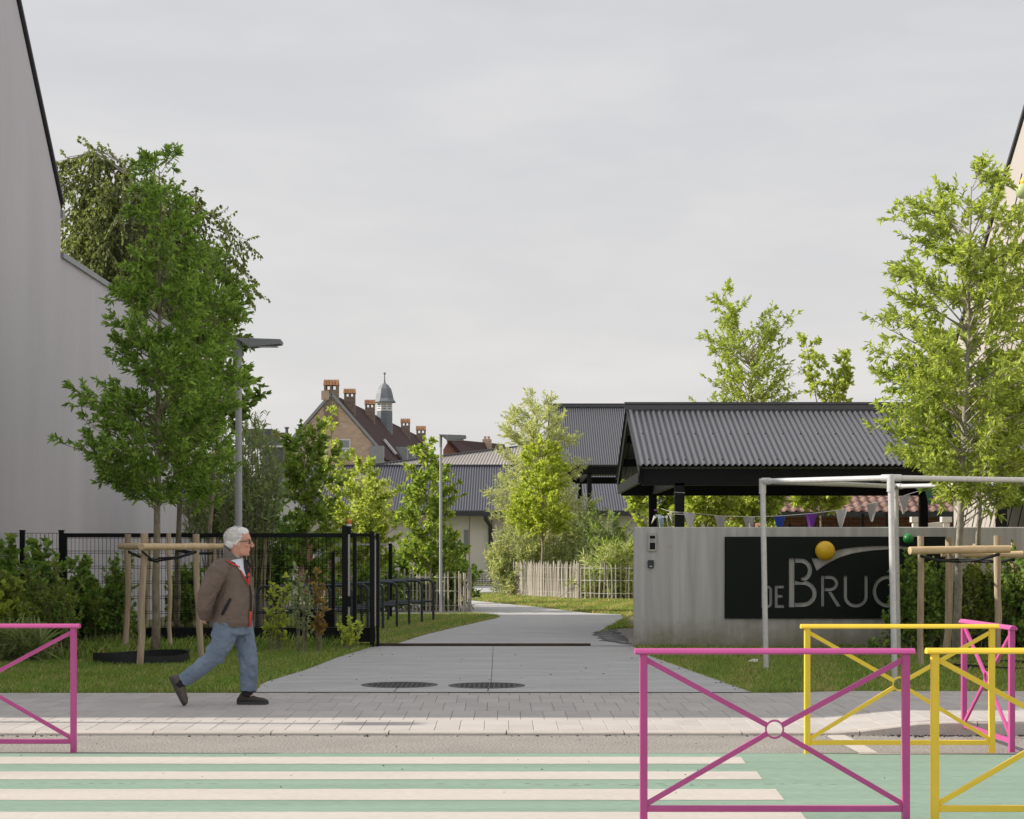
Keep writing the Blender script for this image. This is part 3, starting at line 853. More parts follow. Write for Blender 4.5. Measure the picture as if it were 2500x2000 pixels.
# small white-framed roof structure and clay roof just visible behind that house
rb = thing('rear_house', 'house with red clay roof and white dormer behind the left tree', 'house', (-16, 74, 0))
mb = MB(); mb.box(-20, -13.6, 73, 79, -.1, 11.0); mb.build('wall', M['cream'], rb)
mb = MB(); mb.beam((-16.8, 72.6, 11.0), (-16.8, 76, 13.0), 6.8, .15); mb.beam((-16.8, 76, 13.0), (-16.8, 79.4, 11.0), 6.8, .15); mb.build('roof', M['tile_red'], rb)
mb = MB(); mb.box(-16.1, -15.3, 73.2, 75.5, 11.2, 14.4); mb.build('dormer', M['white'], rb)
mb = MB(); mb.box(-16.0, -15.4, 73.15, 73.19, 11.6, 14.2); mb.build('window', M['glass'], rb)

RX = 10.0
hr = thing('gable_house', 'pale cream rendered house at the right edge with climbing wires on its gable', 'house', (14, 32, 0))
prof = [(18, -.2), (18, 7.5), (31, 12.95), (36.9, 8.76), (40.8, 6.0), (40.8, -.2)]
mb = MB(); mb.extrude_poly([(RX, a, b) for a, b in prof], (9, 0, 0)); mb.build('wall', M['cream_gable'], hr)
mb = MB(); mb.beam((RX - .02, 31, 13.05), (RX - .02, 40.9, 6.03), .06, .07); mb.build('verge_trim', M['trim_dark'], hr)
mb = MB(); mb.beam((RX + 4.47, 31, 13.09), (RX + 4.47, 41.1, 5.93), 8.9, .05); mb.beam((RX + 4.47, 17.8, 7.6), (RX + 4.47, 31, 13.09), 8.9, .05); mb.build('roof', M['zinc'], hr)
for i in range(13):
    y0 = 42.6 - i * 0.72
    y1 = y0 - 7.5; z1 = 9.2
    if y0 > 40.6:
        z0_ = (y0 - 40.6) * 1.15 + .3; y0 = 40.6
    else: z0_ = .3
    if y1 < 31: z1 = z0_ + (y0 - 31) * (z1 - z0_) / (y0 - y1); y1 = 31
    zt = 12.6 - .711 * max(0, y1 - 31)
    m_ = MB(); m_.tube([(RX - .07, y0, z0_), (RX - .07, y1, min(z1, 8.9))], .012, 4)
    for q in (.2, .45, .7): 
        yy = y0 + (y1 - y0) * q; zz = z0_ + (min(z1, 8.9) - z0_) * q; m_.tube([(RX - .08, yy, zz), (RX + .01, yy, zz)], .02, 5)
    m_.build('climbing_wire', M['trim_dark'], hr)
for (px_, py_, r, mm, lab) in ((2504, 467, .155, 'ball_pale', 'pale green ball fixed to the cream gable, the larger of two'), (2510, 444, .10, 'ball_yellow', 'small amber ball just above the pale green one on the gable')):
    q = PX(px_, py_, 34.9); b_ = MB(); b_.ball((min(q.x, RX - r * .6), 34.9, q.z), r, seg=20, rng=12); o = b_.build('wall_ball', M[mm], None, smooth=True); tag(o, lab, 'ornament', 'balls on the cream gable')

# ------------------------------------------------------------------ corrugated sheets
def corrugated(x0, x1, e, r, pitch, amp, seg=6, skew=0.0):
    """sheet from eaves e=(y,z) to ridge r=(y,z)"""
    n = int((x1 - x0) / pitch * seg); vs = []; fs = []
    sl = Vector((0, r[0] - e[0], r[1] - e[1])).normalized(); nn = Vector((0, -sl.z, sl.y))
    for i in range(n + 1):
        xx = x0 + i * pitch / seg; o = amp * math.cos(2 * math.pi * i / seg)
        for (yy, zz) in (e, r):
            vs.append((xx, yy + nn.y * o, zz + nn.z * o))
    for i in range(n):
        fs.append((2 * i, 2 * i + 2, 2 * i + 3, 2 * i + 1))
    mb = MB(); mb.add(vs, fs); return mb

def canopy(label, x0, x1, de, ze, dr, zr, posts, pitch, cap, back=None, bolts=True, lean=None):
    t = thing('canopy', label, 'canopy', ((x0 + x1) / 2, de, 0), 'dark corrugated canopies over the school yard')
    db = 2 * dr - de if back is None else back
    s = corrugated(x0, x1, (de, ze), (dr, zr), pitch, pitch * .21, 8); s.build('roof_sheet', M['roof_dark'], t, smooth=True, fix=False)
    s = corrugated(x0, x1, (db, ze), (dr, zr), pitch, pitch * .17, 6); s.build('roof_sheet', M['roof_dark'], t, smooth=True, fix=False)
    mb = MB(); mb.beam((x0 - .03, dr - .10, zr + .05), (x1, dr - .10, zr + .05), .20, .012); mb.box(x0 - .03, x1, dr - .2, dr - .19, zr - .04 + .0, zr + cap * .5)
    mb.build('ridge_cap', M['roof_dark'], t)
    # structure
    for yy in (de + .28, db - .28):
        mb = MB(); mb.box(x0 + .10, x1 - .1, yy - .06, yy + .06, ze - .34, ze - .06); mb.build('edge_beam', M['black'], t)
    for f in (.33, .66):
        for sgn in (1, -1):
            yy = dr + sgn * (dr - de) * -f; zz = zr - (zr - ze) * f
            mb = MB(); mb.box(x0 + .05, x1 - .05, yy - .04, yy + .04, zz - .2, zz - .05); mb.build('purlin', M['black'], t)
    for xx in (x0 + .06,):
        for a, b in (((de, ze), (dr, zr)), ((db, ze), (dr, zr))):
            mb = MB(); mb.beam((xx, a[0], a[1] - .13), (xx, b[0], b[1] - .13), .05, .16); mb.build('barge_board', M['black'], t)
        mb = MB(); mb.box(xx - .03, xx + .03, de + .2, db - .2, ze - .3, ze - .12); mb.build('tie_beam', M['black'], t)
    for px_ in posts:
        for yy in (de + .3, db - .3):
            mb = MB(); mb.box(px_ - .08, px_ + .08, yy - .08, yy + .08, 0, ze - .30); mb.build('post', M['black'], t)
        mb = MB(); mb.box(px_ - .04, px_ + .04, de + .32, db - .32, ze - .32, ze - .13); mb.build('tie_beam', M['black'], t)
    if bolts:
        mb = MB()
        sl = Vector((0, dr - de, zr - ze)).normalized(); nn = Vector((0, -sl.z, sl.y))
        for f in (.06, .50, .95):
            i = 2
            while x0 + i * pitch < x1:
                xx = x0 + i * pitch; p = Vector((xx, de + (dr - de) * f, ze + (zr - ze) * f)) + nn * (pitch * .17)
                mb.box(p.x - .010, p.x + .010, p.y - .01, p.y + .01, p.z - .01, p.z + .02); i += 3
        mb.build('bolt', M['black'], t)['kind'] = 'stuff'
    return t
canopy('near dark canopy with corrugated roof standing behind the concrete wall', 2.12, 9.5, 30.5, 3.01, 33.72, 4.22, (2.86, 8.36), .104, .2)
canopy('farther dark canopy with corrugated roof beside the silver willow', 1.44, 11.0, 66.0, 4.68, 71.0, 7.22, (2.85, 9.4), .085, .2, bolts=False)

# ------------------------------------------------------------------ school building
sch = thing('school_building', 'long low cream school building under a grey corrugated roof', 'school building', (-2, 84.6, 0))
mb = MB(); mb.box(-11.0, 10.0, 84.6, 95, -.1, 3.36); mb.build('wall', M['cream'], sch)
s = corrugated(-11.3, 10.3, (84.0, 3.39), (90.4, 5.77), .125, .026, 6); s.build('roof', M['roof_far'], sch, smooth=True, fix=False)
mb = MB(); mb.beam((-.5, 90.5, 5.72), (-.5, 96, 3.4), 21.4, .1); mb.build('rear_roof', M['roof_far'], sch)
mb = MB(); mb.box(-11.3, 10.3, 83.8, 84.02, 3.14, 3.37); mb.build('gutter', M['trim_dark'], sch)
mb = MB(); mb.box(-11.3, 10.3, 90.3, 90.55, 5.76, 5.84); mb.build('ridge_cap', M['roof_far'], sch)
mb = MB(); mb.tube([PX(1186, 1258, 83.9), PX(1186, 1268, 84.0), PX(1197, 1284, 84.45), PX(1198, 1345, 84.5), PX(1198, 1395, 84.5)], .10, 8); mb.build('downpipe', M['trim_dark'], sch, smooth=True)
for xx in (-2.0, -.95, .7, 2.8, 4.9):
    mb = MB(); mb.box(xx - .015, xx + .015, 84.58, 84.6, 0, 3.3); mb.build('wall_joint', M['joint'], sch)
mb = MB(); mb.box(-2.25, -2.05, 84.54, 84.59, 1.4, 2.5); mb.build('window', M['glass'], sch)
mb = MB()     # pale hipped roof rising behind
A, B, C = PX(880, 1141, 97), PX(1420, 1141, 97), PX(1420, 1073, 112)
hall = thing('hall_building', 'school hall with a pale sunlit roof rising behind the grey roof', 'school building', (A.x, 97, 0))
n = 70; vs = []; fs = []
for i in range(n * 4 + 1):
    t_ = i / (n * 4); lo = A + (B - A) * t_; hi = A + (C - A) * t_; oz = .035 * math.cos(math.pi * i / 2)
    vs += [(lo.x, lo.y, lo.z + oz), (hi.x, hi.y, hi.z + oz)]
for i in range(n * 4): fs.append((2 * i, 2 * i + 2, 2 * i + 3, 2 * i + 1))
mb.add(vs, fs); mb.build('roof', M['roof_pale'], hall, smooth=True, fix=False)
mb = MB(); mb.extrude_poly([(A.x + .3, A.y + .4, 0), (B.x, A.y + .4, 0), (B.x, C.y - .3, 0)], (0, 0, A.z - .15)); mb.build('wall', M['cream'], hall)
mb = MB(); mb.beam(A + Vector((0, 0, .06)), C + Vector((0, 0, .06)), .14, .10); mb.build('verge_trim', M['roof_far'], hall)

shed = thing('flat_roofed_shed', 'white flat roofed building behind the olive willow bush', 'shed', (-8, 44, 0))
mb = MB(); mb.box(-12, -6.0, 43.5, 50.5, -.1, 2.95); mb.build('wall', M['render_wall'], shed)
mb = MB(); mb.box(-12.1, -5.95, 43.4, 50.6, 2.95, 3.17); mb.build('roof_edge', M['slate'], shed)
mb = MB(); mb.box(-12.1, -5.93, 43.38, 50.62, 3.17, 3.22); mb.build('coping', M['zinc'], shed)

bw = thing('brick_house', 'low red brick house front seen through the gate mesh', 'house', (-7, 61, 0))
mb = MB(); mb.box(-7.6, -5.3, 60, 63, -.1, 2.05); mb.build('wall', M['brick_red'], bw)
mb = MB(); mb.box(-6.62, -6.1, 59.96, 60, .95, 2.0); fr = mb.build('window', M['white'], bw)
mb = MB(); mb.box(-6.55, -6.17, 59.94, 59.96, 1.0, 1.95); mb.build('pane', M['glass'], fr)
mb = MB(); mb.box(-7.7, -5.2, 59.8, 63.2, 2.05, 2.2); mb.build('roof', M['zinc'], bw)

# ------------------------------------------------------------------ brick gabled building with turret
bd = 200.0; K = F / bd
bg_ = thing('brick_building', 'old brick building with steep dark red roof and stepped chimneys', 'building', (-19.5, bd, 0))
apx, lft, rgt = PX(809.5, 962, bd), PX(672, 1121, bd), PX(922, 1093, bd)
rgt2 = PX(922, 1124, bd)
rdir = Vector((340 / F, 1, 0)) * 76
eL, eR = PX(690, 1100, bd), PX(925, 1096, bd)
mb = MB(); mb.extrude_poly([(eL.x, bd, 0), (eR.x, bd, 0), (eR.x, bd, eR.z - .3), (apx.x, bd, apx.z - .3), (eL.x, bd, eL.z - .3)], rdir); mb.build('wall', M['brick_buff'], bg_)
def slab(mb, a, b, c, d_, th):
    n_ = (Vector(b) - Vector(a)).cross(Vector(d_) - Vector(a)).normalized() * th
    mb.extrude_poly([a, b, c, d_], n_)
ap2 = Vector((apx.x, bd + .3, apx.z)); er2 = Vector((eR.x + .1, bd + .3, eR.z - .1)); el2 = Vector((eL.x - .1, bd + .3, eL.z - .1))
mb = MB(); slab(mb, ap2, ap2 + rdir, er2 + rdir + Vector((.6, 0, -1)), er2 + Vector((.6, 0, -1)), .25); mb.build('roof', M['tile_brown'], bg_)
mb = MB(); slab(mb, ap2, ap2 + rdir, el2 + rdir, el2, .25); mb.build('roof', M['tile_brown'], bg_)
mb = MB()
for e_ in (eL, eR):
    mb.beam((apx.x, bd - .05, apx.z + .05), (e_.x, bd - .05, e_.z + .1), .32, .3)
mb.build('gable_coping', M['zinc'], bg_)
mb = MB(); q = PX(906, 1105, bd); mb.box(eR.x - .9, eR.x + .55, bd - .4, bd + .8, eR.z - 1.8, eR.z + .3); mb.build('gutter_box', M['zinc'], bg_)
mb = MB(); q = PX(795, 970, bd); mb.box(q.x - .45, q.x + .4, bd - .3, bd + .2, q.z - .3, q.z + .7); mb.build('kneeler', M['brick_buff'], bg_)
for x0, x1, y0, y1 in ((829, 856, 1072, 1118), (775, 795, 1074, 1118)):
    a = PX(x0, y1, bd); b = PX(x1, y0, bd)
    mb = MB(); mb.box(a.x, b.x, bd - .10, bd - .02, a.z, b.z); f_ = mb.build('window', M['white'], bg_)
    for zz in ((a.z + .15, (a.z + b.z) / 2 - .1), ((a.z + b.z) / 2 + .1, b.z - .15)):
        mb = MB(); mb.box(a.x + .15, b.x - .15, bd - .12, bd - .10, zz[0], zz[1]); mb.build('pane', M['glass'], f_)
def chimney(xc, wpx, ytop, ytile, ybase, d, orange=True):
    a = PX(xc - wpx / 2, ybase, d); b = PX(xc + wpx / 2, ytile, d); t_ = PX(xc, ytop, d).z
    dep = (b.x - a.x) * .9
    zo = b.z - (b.z - a.z) * .10
    hh = (b.x - a.x)
    mb = MB()
    zb = b.z - hh * .32
    mb.box(a.x, b.x, d - dep / 2, d + dep / 2, a.z - 2.5, zb)
    for i in (0, .42, .84):  # smoke slots between little piers
        mb.box(a.x + hh * i, a.x + hh * (i + .16), d - dep / 2, d + dep / 2, zb, b.z)
    c = mb.build('chimney', M['brick_chimney'], bg_)
    mb = MB(); ridge = t_
    n = 5
    for i in range(n):
        x0 = a.x - .08 + (hh + .16) * i / n; x1 = x0 + (hh + .16) / n * .86
        mb.extrude_poly([(x0, d - dep / 2 - .1, b.z), (x0, d, ridge), (x0, d + dep / 2 + .1, b.z)], (x1 - x0, 0, 0))
    mb.build('ridge_tile', M['tile_orange'], c)
chimney(809.5, 34, 927, 942, 985, 200.6)
chimney(854, 26, 949, 961, 990, 206)
chimney(903.5, 23, 976, 988, 1016, 221)
chimney(990, 21, 1022, 1033, 1054, 253)
chimney(1028, 22, 1040, 1051, 1075, 270)
# turret
td = 233.0
tc_ = PX(939, 1020, td)
def oct_(mb, prof_, cx, cy, n=8, rot=math.pi / 8):
    vs = []; fs = []
    for r_, z_ in prof_:
        for k in range(n):
            a = 2 * math.pi * k / n + rot; vs.append((cx + r_ * math.cos(a), cy + r_ * math.sin(a), z_))
    for i in range(len(prof_) - 1):
        for k in range(n):
            k2 = (k + 1) % n; fs.append((i * n + k, i * n + k2, (i + 1) * n + k2, (i + 1) * n + k))
    fs.append(tuple(range(n - 1, -1, -1))); fs.append(tuple((len(prof_) - 1) * n + k for k in range(n)))
    mb.add(vs, fs)
tz = lambda y: PX(939, y, td).z
mb = MB(); oct_(mb, [(1.06, tz(1075)), (1.06, tz(1004))], tc_.x, td); tu = mb.build('turret', M['turret_slate'], bg_)
mb = MB(); oct_(mb, [(1.02, tz(1004)), (1.02, tz(983))], tc_.x, td)
mb.build('louvre_stage', M['white'], tu)
mb = MB()
for k in range(8):
    a = 2 * math.pi * k / 8
    for zz in (0.25, .5, .75):
        z_ = tz(1004) + (tz(983) - tz(1004)) * zz
        c = Vector((tc_.x + .955 * math.cos(a), td + .955 * math.sin(a), z_)); s_ = Vector((-math.sin(a), math.cos(a), 0))
        mb.beam(c - s_ * .26, c + s_ * .24, .05, .07)
mb.build('louvre_slat', M['slate'], tu)
mb = MB(); oct_(mb, [(1.52, tz(983)), (1.50, tz(981)), (1.24, tz(974)), (1.10, tz(962)), (.92, tz(950)), (.55, tz(941)), (.13, tz(935)), (.08, tz(925)), (.07, tz(914))], tc_.x, td)
mb.ball((tc_.x, td, tz(912)), .17, seg=8, rng=6); mb.build('dome', M['turret_slate'], tu)
# skylights and dormers on the long roof slope
def on_slope(t_along, f_down):
    return ap2 + rdir * t_along + (er2 + Vector((.6, 0, -1)) - ap2) * f_down
for t_a, f_ in ((.17, .62), (.36, .73)):
    c = on_slope(t_a, f_); sl = (er2 + Vector((.6, 0, -1)) - ap2).normalized(); nn = rdir.normalized().cross(sl).normalized()
    if nn.z < 0: nn = -nn
    mb = MB(); mb.beam(c + nn * .3, c + sl * 2.2 + nn * .3, 1.2, .2, up=nn); mb.build('skylight', M['white'], bg_)
for t_a, f_ in ((.20, .86), (.27, .89), (.40, .92)):
    c = on_slope(t_a, f_); mb = MB(); mb.extrude_poly([(c.x - .2, c.y, c.z + 1.2), (c.x + 1.2, c.y, c.z + 1.2), (c.x + 1.2, c.y, c.z - 1.2)], (0, 2.2, 0)); mb.build('dormer', M['zinc'], bg_)

# dark slate-roofed block left of the brick gable
db_ = thing('slate_block', 'dark slate clad house with grey lean-to left of the brick gable', 'house', (-24, 150, 0))
def bpx(mb, x0, y0, x1, y1, d, dep):
    a = PX(x0, y1, d); b = PX(x1, y0, d); mb.box(a.x, b.x, d, d + dep, a.z, b.z)
mb = MB(); bpx(mb, 598, 1047, 664, 1085, 152, 6); mb.build('slate_wall', M['slate'], db_)
mb = MB(); bpx(mb, 664, 1066, 708, 1092, 150, 8); mb.build('roof_slope', M['slate'], db_)
a, b, c = PX(682, 1067, 149.8), PX(708, 1067, 149.8), PX(708, 1092, 149.8); dd_ = PX(699, 1090, 149.8)
mb = MB(); mb.extrude_poly([a, b, c, dd_], (0, .15, 0)); mb.build('end_wall', M['render_wall'], db_)
mb = MB(); bpx(mb, 640, 1089, 692, 1340, 148, 4); mb.build('lower_wall', M['slate'], db_)
mb = MB(); bpx(mb, 640, 1088, 692, 1092, 147.8, 4); mb.build('white_eaves', M['white'], db_)
mb = MB(); bpx(mb, 664, 1056, 700, 1066, 151, 3); mb.build('ridge_wall', M['brick_red'], db_)
q = PX(700, 1054, 150); mb = MB(); mb.tube([q - Vector((0, 0, 1)), q + Vector((0, 0, .25))], .13, 8); mb.tube([q + Vector((0, 0, .25)), q + Vector((0, 0, .38))], .2, 8); mb.build('flue', M['slate'], db_)

fh = thing('far_house', 'far house with brown roof and small brick chimney beyond the second lamp', 'house', (-6, 160, 0))
a, b, c = PX(1096, 1076, 160), PX(1228, 1090, 172), PX(1120, 1130, 160)
mb = MB(); mb.extrude_poly([PX(1082, 1098, 160), PX(1096, 1074, 160), PX(1125, 1104, 160), PX(1125, 1140, 160), PX(1082, 1140, 160)], (3, 20, 0)); mb.build('wall', M['brick_red'], fh)
mb = MB(); slab(mb, PX(1096, 1072, 159.6), PX(1232, 1085, 190), PX(1240, 1130, 186), PX(1127, 1106, 159.6), .3); mb.build('roof', M['tile_brown'], fh)
q = PX(1189, 1078, 178); mb = MB(); mb.box(q.x - .45, q.x + .45, 177.6, 178.4, q.z - 1.5, q.z + .2); mb.box(q.x - .3, q.x - .05, 177.8, 178.2, q.z + .2, q.z + .5); mb.box(q.x + .05, q.x + .3, 177.8, 178.2, q.z + .2, q.z + .5); mb.build('chimney', M['brick_buff'], fh)

# ------------------------------------------------------------------ red tiled house on the right
rt = thing('tiled_house', 'low brick house with red clay pantile roof behind the concrete wall', 'house', (8.5, 46, 0))
X0, X1, e_y, e_z, slope = 6.2, 11.9, 45.6, 2.52, .42
mb = MB(); mb.box(X0 + .25, X1, 46.1, 54, -.1, 2.45); mb.build('wall', M['brick_red'], rt)
mb = MB(); mb.box(X0, X1, 45.42, 45.58, 2.40, 2.53); mb.build('gutter', M['trim_dark'], rt)
mb = MB(); mb.extrude_poly([(X0, e_y + .1, e_z - .08), (X0, e_y + 4.2, e_z - .08 + 4.1 * slope), (X0, e_y + 8.4, e_z - .08)], (X1 - X0, 0, 0)); mb.build('roof_deck', M['tile_red'], rt)
tw, tl = .235, .36
mb = MB(); vs = []; fs = []; ns = 5
for i in range(ns + 1):
    u = i / ns; xx = (u - .5) * tw * 1.04; zz = .035 * math.sin(2 * math.pi * u + .4) + .02
    vs += [(xx, -.02, zz + .018), (xx, tl, zz), (xx, -.02, zz - .004)]
for i in range(ns):
    fs += [(3 * i, 3 * i + 3, 3 * i + 4, 3 * i + 1), (3 * i + 2, 3 * i + 5, 3 * i + 3, 3 * i)]
mb.add(vs, fs); tile_me = mb.mesh('roof_tile'); tile_me.materials.append(M['tile_red'])
tile_me.polygons.foreach_set('use_smooth', [True] * len(tile_me.polygons))
ncol = int((X1 - X0) / tw); rows_ = 12; cnt = 0; rest = MB()
ang = math.atan(slope)
for r_ in range(rows_):
    for c_ in range(ncol):
        s_ = r_ * .33
        pos = Vector((X0 + .12 + c_ * tw, e_y - .05 + s_ * math.cos(ang), e_z + s_ * math.sin(ang)))
        if cnt < 290:
            o = bpy.data.objects.new('roof_tile', tile_me); COL.objects.link(o); o.parent = rt; cnt += 1
            o.location = pos - Vector(rt.location); o.rotation_euler = (ang, random.uniform(-.02, .02), random.uniform(-.012, .012))
        else:
            ca, sa = math.cos(ang), math.sin(ang)
            rest.add([(pos.x + v[0], pos.y + v[1] * ca - v[2] * sa, pos.z + v[1] * sa + v[2] * ca) for v in vs], fs)
if rest.v: rest.build('roof_tile', M['tile_red'], rt, smooth=True, fix=False)['kind'] = 'stuff'

# concrete plank fence and dark mesh fence in front of that house
cf = thing('plank_fence', 'pale ribbed concrete fence below the red tiled roof', 'fence', (10, 40, 0))
a = PX(2238, 1280, 40); b = PX(2305, 1273, 40)
for i in range(14):
    xx = a.x + (b.x - a.x) * i / 14; w_ = (b.x - a.x) / 14 - .008
    mb = MB(); mb.box(xx, xx + w_, 40, 40.06, .04, a.z + (b.z - a.z) * i / 14); mb.build('plank', M['cream'], cf)
for xq in (2310, 2236):
    q = PX(xq, 1262, 40); mb = MB(); mb.box(q.x - .07, q.x + .07, 39.95, 40.1, .04, q.z); mb.box(q.x - .11, q.x + .11, 39.92, 40.13, q.z - .12, q.z + .0); mb.build('fence_post', M['cream'], cf)
mf = thing('net_fence', 'dark mesh fence below the left part of the red tiled roof', 'fence', (6.5, 41, 0))
a = PX(1925, 1283, 41); b = PX(2165, 1252, 41)
for xq, yq in ((1928, 1278), (2106, 1254), (2166, 1250)):
    q = PX(xq, yq, 41); mb = MB(); mb.box(q.x - .03, q.x + .03, 40.97, 41.03, .04, q.z); mb.build('fence_post', M['black'], mf)
mb = MB()
for i in range(60):
    t_ = i / 59; xx = a.x + (b.x - a.x) * t_; mb.tube([(xx, 41, .3), (xx, 41, a.z + (b.z - a.z) * t_)], .005, 3, caps=False)
for k in range(28):
    zz = .3 + k * .075; t0 = max(0, (zz - a.z) / (b.z - a.z))
    if t0 < 1: mb.tube([(a.x + (b.x - a.x) * t0, 41, zz), (b.x, 41, zz)], .006, 3, caps=False)
mb.build('netting', M['black'], mf)

# ------------------------------------------------------------------ concrete wall with the sign
WD = 28.0
cw = thing('concrete_wall', 'board marked grey concrete wall carrying the dark name board', 'wall', (6.0, WD, 0))
WXL = (1549 - 1250) * WD / F
mb = MB(); mb.box(WXL, 9.6, WD, WD + .26, -.05, 1.925); mb.build('wall_slab', M['wall_concrete'], cw, bevel=.012)
for x_, y_ in ((1635, 1336), (1638, 1523), (1780, 1525), (1932, 1526), (2083, 1527), (1555, 1567)):
    q = PX(x_, y_, WD - .002); mb = MB(); n = 16; vs = []; fs = []
    for r_, yo in ((.034, 0), (.024, .002), (.022, -.003), (.0, -.003)):
        for k in range(n):
            a = 2 * math.pi * k / n; vs.append((q.x + r_ * math.cos(a), q.y - yo, q.z + r_ * math.sin(a)))
    for i in range(3):
        for k in range(n): fs.append((i * n + k, i * n + (k + 1) % n, (i + 1) * n + (k + 1) % n, (i + 1) * n + k))
    mb.add(vs, fs); mb.build('tie_hole', M['kerb'], cw)

BD = WD - 0.035
def bx(x, y): return ((x - 1250) * BD / F, EYE - (y - HOR) * BD / F)
def stroke(pts, wd):
    P = [Vector(p) for p in pts]; wd = wd if hasattr(wd, '__len__') else [wd] * len(P); L_, R_ = [], []
    for i in range(len(P)):
        t_ = (P[min(i + 1, len(P) - 1)] - P[max(i - 1, 0)]).normalized(); nn = Vector((-t_.y, t_.x)) * wd[i] / 2
        L_.append(P[i] + nn); R_.append(P[i] - nn)
    return [tuple(p) for p in L_ + R_[::-1]]
def arc(cx, cy, rx, ry, a0, a1, n=18):
    return [(cx + rx * math.cos(R(a0 + (a1 - a0) * i / n)), cy + ry * math.sin(R(a0 + (a1 - a0) * i / n))) for i in range(n + 1)]
holes = []
def rect(x0, y0, x1, y1): holes.append([(x0, y0), (x1, y0), (x1, y1), (x0, y1)])
# D E
rect(1859, 1429.5, 1866, 1484)
holes.append(stroke([(1867, 1433), (1874, 1433)] + arc(1875, 1440, 6.6, 7, -85, 0, 6) + [(1881.6, 1473)] + arc(1875, 1473.5, 6.6, 7, 5, 85, 6) + [(1867, 1480.5)], 6.6))
holes.append([(1891.5, 1429.5), (1914.5, 1429.5), (1914.5, 1436.3), (1898.5, 1436.3), (1898.5, 1452.5), (1911.5, 1452.5), (1911.5, 1459), (1898.5, 1459), (1898.5, 1477), (1914.5, 1477), (1914.5, 1484), (1891.5, 1484)])
# B : stem and the two bowls as one outline split by a bridge
rect(1926, 1363.3, 1939.4, 1482.6)
ub = [(1941, 1369), (1955, 1369)] + arc(1955, 1392.5, 22.5, 23.5, -88, 88, 16) + [(1941, 1416)]
holes.append(stroke(ub[:-1], [10.5] * (len(ub) - 1)))
lb = [(1941, 1422.5), (1960, 1422.5)] + arc(1960, 1449.5, 28.5, 27, -88, 88, 18) + [(1941, 1476.8)]
holes.append(stroke(lb, [10.5] * len(lb)))
# R
rect(2004.6, 1405.5, 2011.8, 1480.6)
rr = [(2013.4, 1409.3), (2025, 1409.3)] + arc(2025, 1424.5, 17.5, 15.2, -88, 88, 14) + [(2013.4, 1439.7)]
holes.append(stroke(rr, 7.6))
holes.append([(2021, 1445), (2030, 1445), (2052.5, 1480.6), (2043, 1480.6)])
# U
holes.append(stroke([(2063.8, 1405.5), (2063.8, 1456)] + arc(2089, 1456, 25.2, 23.2, 180, 0, 20) + [(2114.2, 1405.5)], 8))
# G
holes.append(stroke(arc(2168, 1444, 33.5, 35, -35, -322, 30), 8.6))
rect(2172, 1441, 2202, 1449)
# arch sweeping away from the ball
up_ = [(1980.6, 1362), (1998, 1364), (2019, 1356), (2040, 1344.5), (2062, 1339.5), (2088, 1336.2), (2130, 1333.6), (2192, 1333.2), (2240, 1337), (2286, 1345)]
lo_ = [(2240, 1341.5), (2192, 1339.8), (2136, 1343.4), (2105, 1347), (2081, 1351.2), (2052, 1360), (2029, 1371.2), (2009, 1383), (1993.6, 1394)]
holes.append(up_ + lo_)
cu = bpy.data.curves.new('board', 'CURVE'); cu.dimensions = '2D'; cu.fill_mode = 'BOTH'; cu.extrude = .006
def spline(pts):
    s = cu.splines.new('POLY'); s.points.add(len(pts) - 1); s.use_cyclic_u = True
    for p_, q_ in zip(s.points, pts): p_.co = (q_[0], q_[1], 0, 1)
spline([bx(1769, 1310.5), bx(2311, 1310.5), bx(2311, 1510.5), bx(1769, 1510.5)])
for h in holes: spline([bx(*q_) for q_ in h])
tmp = bpy.data.objects.new('tmp', cu); COL.objects.link(tmp)
dg = bpy.context.evaluated_depsgraph_get(); me = bpy.data.meshes.new_from_object(tmp.evaluated_get(dg))
bpy.data.objects.remove(tmp)
me.transform(Matrix.Rotation(R(90), 4, 'X')); me.transform(Matrix.Translation((0, BD, 0)))
sgn = thing('name_board', 'black board with cut-out lettering DE BRUG fixed on the concrete wall', 'sign', (0, BD, 0))
me.transform(Matrix.Translation((0, -BD, 0))); me.materials.clear(); me.materials.append(M['board'])
link_mesh('board', me, None, sgn)
q = bx(2012, 1345)
mb = MB(); mb.ball((q[0], BD - .09, q[1]), .152, seg=36, rng=24); o = mb.build('sign_ball', M['ball_yellow'], None, smooth=True); tag(o, 'yellow ball above the letters on the black name board', 'ball', 'balls on the name board')
q = bx(2216, 1315.5)
mb = MB(); mb.ball((q[0], BD - .05, q[1]), .082, seg=28, rng=18); o = mb.build('sign_ball', M['ball_green'], None, smooth=True); tag(o, 'green ball at the top of the black name board by the pipes', 'ball', 'balls on the name board')

ic = thing('intercom', 'pale intercom panel with two dark windows on the concrete wall', 'intercom', (PX(1592, 1324, WD).x, WD, 1.6))
a, b = PX(1582, 1346, WD), PX(1603, 1301, WD)
mb = MB(); mb.box(a.x, b.x, WD - .035, WD - .001, a.z, b.z); mb.build('housing', M['alu'], ic, bevel=.006)
for y0, y1, x0, x1 in ((1308, 1315.5, 1586, 1599), (1325, 1341.5, 1586, 1599)):
    a_, b_ = PX(x0, y1, WD), PX(x1, y0, WD); mb = MB(); mb.box(a_.x, b_.x, WD - .037, WD - .034, a_.z, b_.z); mb.build('screen', M['black'], ic)
mb = MB()
for yy in (1319, 1321): 
    a_ = PX(1586, yy, WD); mb.box(a_.x, a_.x + .07, WD - .0365, WD - .034, a_.z - .002, a_.z + .002)
mb.build('nameplate', M['trim_dark'], ic)
cr_ = thing('card_reader', 'small dark card reader below the intercom', 'card reader', (PX(1588, 1377, WD).x, WD, 1.35))
q = PX(1588.5, 1377, WD); mb = MB()
